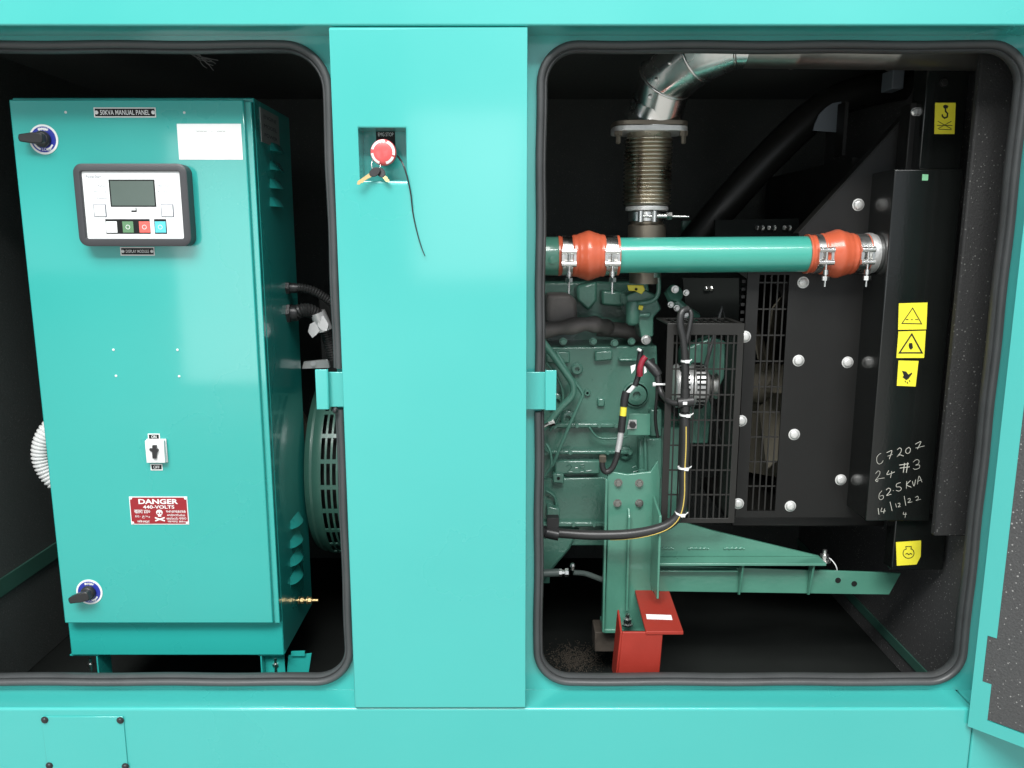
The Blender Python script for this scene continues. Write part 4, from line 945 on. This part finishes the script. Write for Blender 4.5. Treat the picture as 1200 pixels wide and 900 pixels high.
# ================================================================== belt guard
YG = .215; kg = sc(490, YG)
gd = thing('belt_guard', P(820, 612, YG), 'black wire mesh belt guard box with solid top band', 'guard')
GX0, GX1 = xx(778.5, 490, YG), xx(867, 490, YG); GZ0, GZ1 = zz(613, YG), zz(379, YG); GYB = .335
bx0, bx1 = GX0+8*kg, GX1-7.5*kg; bz0, bz1 = GZ0+6*kg, GZ1-13.5*kg
bm = new(); holed(bm, GX0, GX1, GZ0, GZ1, bx0, bx1, bz0, bz1, YG, YG+.003)
build(bm, 'front_frame', 'guard', gd, bevel=.0008)
bm = new(); n = 10
for i in range(n):
    x = bx0 + (bx1-bx0)*(i+.5)/n; box(bm, x-.0014, x+.0014, YG+.0008, YG+.0024, bz0, bz1)
z = bz0 + 29*kg
while z < bz1-.01: box(bm, bx0, bx1, YG+.0025, YG+.0041, z-.0014, z+.0014); z += 30.4*kg
build(bm, 'front_mesh', 'guard', gd)
bm = new(); box(bm, GX0, GX1, YG+.0032, YG+.012, GZ1-.003, GZ1-.0002); box(bm, GX0, GX1, GYB-.010, GYB, GZ1-.003, GZ1-.0002)
box(bm, GX0, GX0+.010, YG+.0122, GYB-.0102, GZ1-.003, GZ1-.0002); box(bm, GX1-.010, GX1, YG+.0122, GYB-.0102, GZ1-.003, GZ1-.0002)
for i in range(1, 9):
    x = GX0+.01 + (GX1-GX0-.02)*i/9; box(bm, x-.0012, x+.0012, YG+.0122, GYB-.0102, GZ1-.0028, GZ1-.0012)
for i in (1, 2): y = YG+.012+(GYB-YG-.022)*i/3; box(bm, GX0+.0102, GX1-.0102, y-.0012, y+.0012, GZ1-.0044, GZ1-.0030)
build(bm, 'top_mesh', 'guard', gd)
bm = new(); box(bm, GX1-.003, GX1-.0002, YG+.0032, GYB, GZ0, GZ1-.0032); build(bm, 'side_plate', 'guard', gd)
# charging alternator inside the guard
ca = thing('charging_alternator', P(805, 480, .27), 'small silver finned charging alternator inside the mesh guard', 'alternator')
c = P(808, 452, .30); R = 27*kg
bm = new(); lathe(bm, [(R*.5,-.036),(R*.9,-.034),(R,-.028),(R,-.006),(R*.9,-.004),(R*.9,.004),(R,.006),(R,.024),(R*.85,.032),(R*.4,.034)], c, XV, 40); build(bm, 'casing', 'alu', ca)
bm = new()
for i in range(28):
    a = 2*math.pi*i/28; d = Vector((0, math.cos(a), math.sin(a)))
    for xo in (-.017, .015): obox(bm, c+XV*xo+d*(R+.0005), XV*.009, d*.002, d.cross(XV)*.0016)
build(bm, 'cooling_slots', 'dark', ca)
bm = new(); lathe(bm, [(R*.55,.036),(R*.62,.038),(R*.5,.046),(R*.62,.054),(R*.55,.056)], c, XV, 36); build(bm, 'pulley', 'steel', ca)
bm = new(); plate(bm, [(800,410),(812,405),(835,395),(850,400),(850,440),(835,470),(830,520),(800,520)], .37, .05); build(bm, 'mount_bracket', 'engine', ca, bevel=.003)
# belt behind
bm = new(); tube(bm, [P(u, v, .34) for u, v in ((826,432),(846,360),(862,420),(850,540),(834,470))], .005, 8, closed=True); tag(build(bm, 'drive_belt', 'rubber'), 'black drive belt running behind the mesh guard', 'belt')
# thermostat and fittings above the guard
th = thing('water_outlet', P(795, 360, .36), 'small green water outlet with zinc bolts above the belt guard', 'pipe fitting')
bm = new(); tube(bm, spline([P(784,340,.36), P(790,352,.36), P(800,362,.36), P(815,372,.38)], 6), [.012]*19, 16); lathe(bm, [(.018,0),(.018,.008)], P(789,345,.355), Vector((.3,-.8,.4)), 20); build(bm, 'neck', 'engine', th, smooth=60)
for u, v, r_ in ((791,339,.006),(804,343,.005),(786,357,.005),(793,361,.005),(803,368,.006)): bolt('hex', P(u, v, .335), th, 'bolt', 'steel', r_, .008)
# ================================================================== cables
cn = thing('wiring_conduit', P(803, 500, .2), 'black conduit with a thin yellow stripe looping over the mesh guard', 'conduit')
YW = .200
top = spline([P(806,362,YW+.01), P(799,366,YW+.004), P(797,380,YW), P(801,400,YW-.002), P(803,430,YW-.003), P(803,470,YW-.003), P(803,492,YW-.003)], 8)
bm = new(); tube(bm, top, .0068, 14); tube(bm, spline([P(806,362,YW+.01), P(810,368,YW+.006), P(808,384,YW+.002), P(804,402,YW)], 6), .0045, 12); build(bm, 'upper_cable', 'conduit', cn, smooth=60)
low = spline([P(803,484,YW-.004), P(803,520,YW-.004), P(801.5,552,YW-.004), P(801,580,YW-.004), P(797,600,YW-.005), P(786,613,YW-.006), P(766,621,YW-.004), P(735,626,YW+.004), P(695,627,YW+.014), P(660,625,YW+.02), P(630,622,YW+.024)], 10)
bm = new(); tube(bm, low, .0098, 18); build(bm, 'main_tube', 'conduit', cn, smooth=60)
bm = new(); st = [p + Vector((.0005 if i < 45 else -.0006, -.0096, .0022 if i > 55 else 0)) for i, p in enumerate(low[4:78])]
st2 = []
for i, p in enumerate(low[4:76]):
    t = i/72; a = math.radians(0 if t < .45 else -(t-.45)/.55*75)
    st2.append(p + Vector((-.0005, -.0097*math.cos(a), .0097*math.sin(a))))
tube(bm, st2, .0011, 8); build(bm, 'yellow_stripe', 'stripe', cn)
bm = new(); cyl(bm, P(655,627,YW+.018), P(640,624,YW+.022), .0115, 16); q, rad = corrug([P(641,624,YW+.022), P(625,621,YW+.026)], .0125, .001, .004); tube(bm, q, rad, 16); rbox(bm, 641, 607, 655, 621, YW+.02, .02); build(bm, 'connector', 'plastic', cn, bevel=.001)
def tie(p, d, r, tail):
    bm = new(); d = Vector(d).normalized(); lathe(bm, [(r,-.0018),(r+.0012,-.0018),(r+.0012,.0018),(r,.0018)], p, d, 20)
    hd = Vector(p)+Vector((tail*.3*r, -r-.001, 0)); obox(bm, hd, XV*.004, YV*.002, ZV*.0028)
    e = Vector(p) + Vector((tail*(r+.002), -.002, .001)); obox(bm, e, Vector((.003*tail,0,.0025)), YV*.0005, ZV*.0011)
    build(bm, 'cable_tie', 'white', cn)
tie(P(803,423,YW-.003), ZV, .0072, 1); tie(P(803,471,YW-.003), ZV, .0105, -1); tie(P(803,486,YW-.004), ZV, .0102, 1); tie(P(801,548,YW-.004), ZV, .0102, 1); tie(P(797,602,YW-.005), Vector((.35,0,1)), .0102, 1)
bm = new(); cyl(bm, P(794,472,YW-.006), P(812,470,YW-.006), .010, 14); cyl(bm, P(803,455,YW-.004), P(803,482,YW-.004), .0088, 14); build(bm, 'branch_joint', 'conduit', cn)
# alternator lead with red boot
lead = thing('alternator_lead', P(770, 450, .24), 'black lead with thick boot and red cap running into the mesh guard', 'cable')
bm = new(); tube(bm, spline([P(771,436,.25), P(772,450,.245), P(776,462,.235), P(785,471,.21), P(798,473,.196)], 8), .0058, 14); build(bm, 'wire', 'conduit', lead, smooth=60)
bm = new(); tube(bm, [P(758,424,.26), P(766,432,.255), P(772,440,.25)], [.0085,.0105,.0090], 16); build(bm, 'boot', 'plastic', lead)
bm = new(); tube(bm, spline([P(757,418,.262), P(753,423,.262), P(750,432,.262), P(750,440,.266)], 5), .0062, 12); build(bm, 'red_cap', 'redboot', lead, smooth=60)
bm = new()
for uv in ([(739,429),(745,427),(744,433),(740,438)], [(755,430),(757,427),(758,436),(755,438)]): plate(bm, uv, .258, .003)
cyl(bm, P(747,409,.264), P(751,411,.264), .003, 10); build(bm, 'tape_scrap', 'white', lead)
bm = new(); cyl(bm, P(766,450.5,.236), P(786,450.5,.236), .0022, 10); cyl(bm, P(765,450.5,.236), P(768,450.5,.236), .0042, 12); build(bm, 'cable_tie', 'white', lead)
# sensor cable made of several sleeves
sn = thing('sensor_cable', P(728, 500, .27), 'jointed black cable with yellow, white and silver sleeves on the block', 'cable')
yq = .275
def sleeve(pts, r, m, nm): bm = new(); tube(bm, spline([P(u, v, yq) for u, v in pts], 5), r, 16); build(bm, nm, m, sn, smooth=60)
sleeve([(751,410),(749,425),(748,440),(744,452)], .0058, 'plastic', 'sleeve')
sleeve([(744,451),(740,456),(735,461)], .0042, 'white', 'sleeve')
sleeve([(734,459),(732,467),(731,476)], .0080, 'plastic', 'sleeve')
sleeve([(731,475),(730.5,482),(730,488)], .0068, 'yellowp', 'sleeve')
sleeve([(730,487),(729,496),(728,506)], .0078, 'plastic', 'sleeve')
sleeve([(728,505),(726,518),(724,529)], .0062, 'tape', 'sleeve')
sleeve([(725,526),(722,538),(717,549),(710,553),(706,547),(706,538)], .0060, 'conduit', 'hose')
bm = new(); lathe(bm, [(.008,0),(.008,.012),(.006,.014)], P(706,541,yq), ZV, 6); build(bm, 'fitting', 'tanpipe', sn)
# drain hose low on the left
dh = thing('drain_hose', P(670, 675, .3), 'braided drain hose with silver fitting low beside the sump', 'hose')
bm = new(); cyl(bm, P(628,672,.31), P(655,671,.31), .0085, 16); build(bm, 'sleeve', 'greygreen', dh)
bm = new(); lathe(bm, [(.009,0),(.009,.006),(.006,.007),(.006,.012),(.010,.013),(.010,.02),(.006,.022)], P(655,671,.31), XV, 8); cyl(bm, P(671,668,.305), P(671,662,.305), .004, 10); lathe(bm, [(.0055,0),(.006,.003),(.004,.007)], P(671,664,.305), ZV, 12); build(bm, 'fitting', 'steel', dh)
bm = new(); q, rad = corrug(spline([P(672,671,.31), P(685,672,.315), P(697,676,.32), P(712,682,.33)], 8), .0055, .0005, .003); tube(bm, q, rad, 12); build(bm, 'braid', 'greygreen', dh, smooth=20)
# loose wire beside the radiator foot
bm = new(); tube(bm, spline([P(966,652,.3), P(973,655,.29), P(979,662,.285), P(981,668,.285)], 6), .0012, 8); tag(build(bm, 'wire_end', 'white', smooth=60), 'short pale wire end curling beside the radiator foot bolt', 'wire')
ft = thing('foot_bolt', P(966, 655, .3), 'zinc bolt with stacked washers standing on the support rail', 'bolt')
bm = new(); lathe(bm, [(.010,0),(.010,.003),(.006,.003),(.006,.006),(.0095,.006),(.0095,.012),(.0045,.012),(.0045,.022)], P(966,656,.28), ZV, 8); build(bm, 'stud', 'steel', ft)
bm = new(); lathe(bm, [(.012,-.004),(.012,0)], P(966,656,.28), ZV, 20); build(bm, 'washer', 'steel', ft)
# torn foil hanging under the roof of the left bay
bm = new(); random.seed(11)
for i in range(7):
    a = P(215+i*3, 59+i*.8, .45); b = P(240+random.uniform(0,24), 70+random.uniform(0,14), .45)
    q = [a.lerp(b, t) + Vector((random.uniform(-.002,.002), 0, random.uniform(-.003,.003))) for t in (0,.2,.4,.6,.8,1)]; tube(bm, q, .0009, 6)
tag(build(bm, 'foil_strands', 'tape'), 'wisps of torn silver foil hanging under the roof lining', 'foil')

# ================================================================== light
w = bpy.data.worlds.new('World'); S.world = w; w.use_nodes = True
bg = w.node_tree.nodes['Background']; bg.inputs[0].default_value = (0.86, 0.93, 1.0, 1); bg.inputs[1].default_value = 0.48
nt = w.node_tree; tc = nt.nodes.new('ShaderNodeTexCoord'); nz = nt.nodes.new('ShaderNodeTexNoise'); nz.inputs['Scale'].default_value = 2.3; nz.inputs['Detail'].default_value = 2
rp = nt.nodes.new('ShaderNodeMapRange'); rp.inputs[1].default_value = 0.43; rp.inputs[2].default_value = 0.58; rp.inputs[3].default_value = 0.06; rp.inputs[4].default_value = 1.25
nt.links.new(tc.outputs['Generated'], nz.inputs['Vector']); nt.links.new(nz.outputs['Fac'], rp.inputs[0]); nt.links.new(rp.outputs[0], bg.inputs[1])
def area(name, loc, target, sx, sy, power, col=(1,1,1)):
    l = bpy.data.lights.new(name, 'AREA'); l.shape = 'RECTANGLE'; l.size = sx; l.size_y = sy; l.energy = power; l.color = col
    o = bpy.data.objects.new(name, l); COL.objects.link(o); o.location = loc
    o.rotation_euler = (Vector(target)-Vector(loc)).to_track_quat('-Z', 'Y').to_euler(); return o
area('bay_light', (-1.3, -7.9, 10.9), (0, 0.1, 1.0), 8.0, 5.2, 2180, (1.0, 0.99, 0.97))
area('reflection_softbox', (-2.05, -4.6, 1.05), (-2.05, 0, 1.05), 1.1, 1.9, 20, (0.97, 1.0, 1.0))  # added softbox behind the camera, so the cabinet paint shows a soft reflection
area('reflection_softbox', (-0.35, -5.2, 1.55), (-0.35, 0, 1.35), 0.9, 1.3, 9, (0.97, 1.0, 1.0))  # smaller added softbox, for a reflected patch on the post
area('tube_lamp', (-0.9, -1.9, 3.0), (-0.3, 0.2, 0.9), 1.3, 0.10, 22, (1.0, 0.99, 0.97))
area('tube_lamp', (0.9, -1.9, 3.0), (0.4, 0.2, 0.9), 1.3, 0.10, 22, (1.0, 0.99, 0.97))

S.view_settings.view_transform = 'Standard'; S.view_settings.look = 'None'; S.view_settings.exposure = 0.0; S.view_settings.gamma = 1.0
S.render.engine = 'CYCLES'
S.cycles.max_bounces = 8
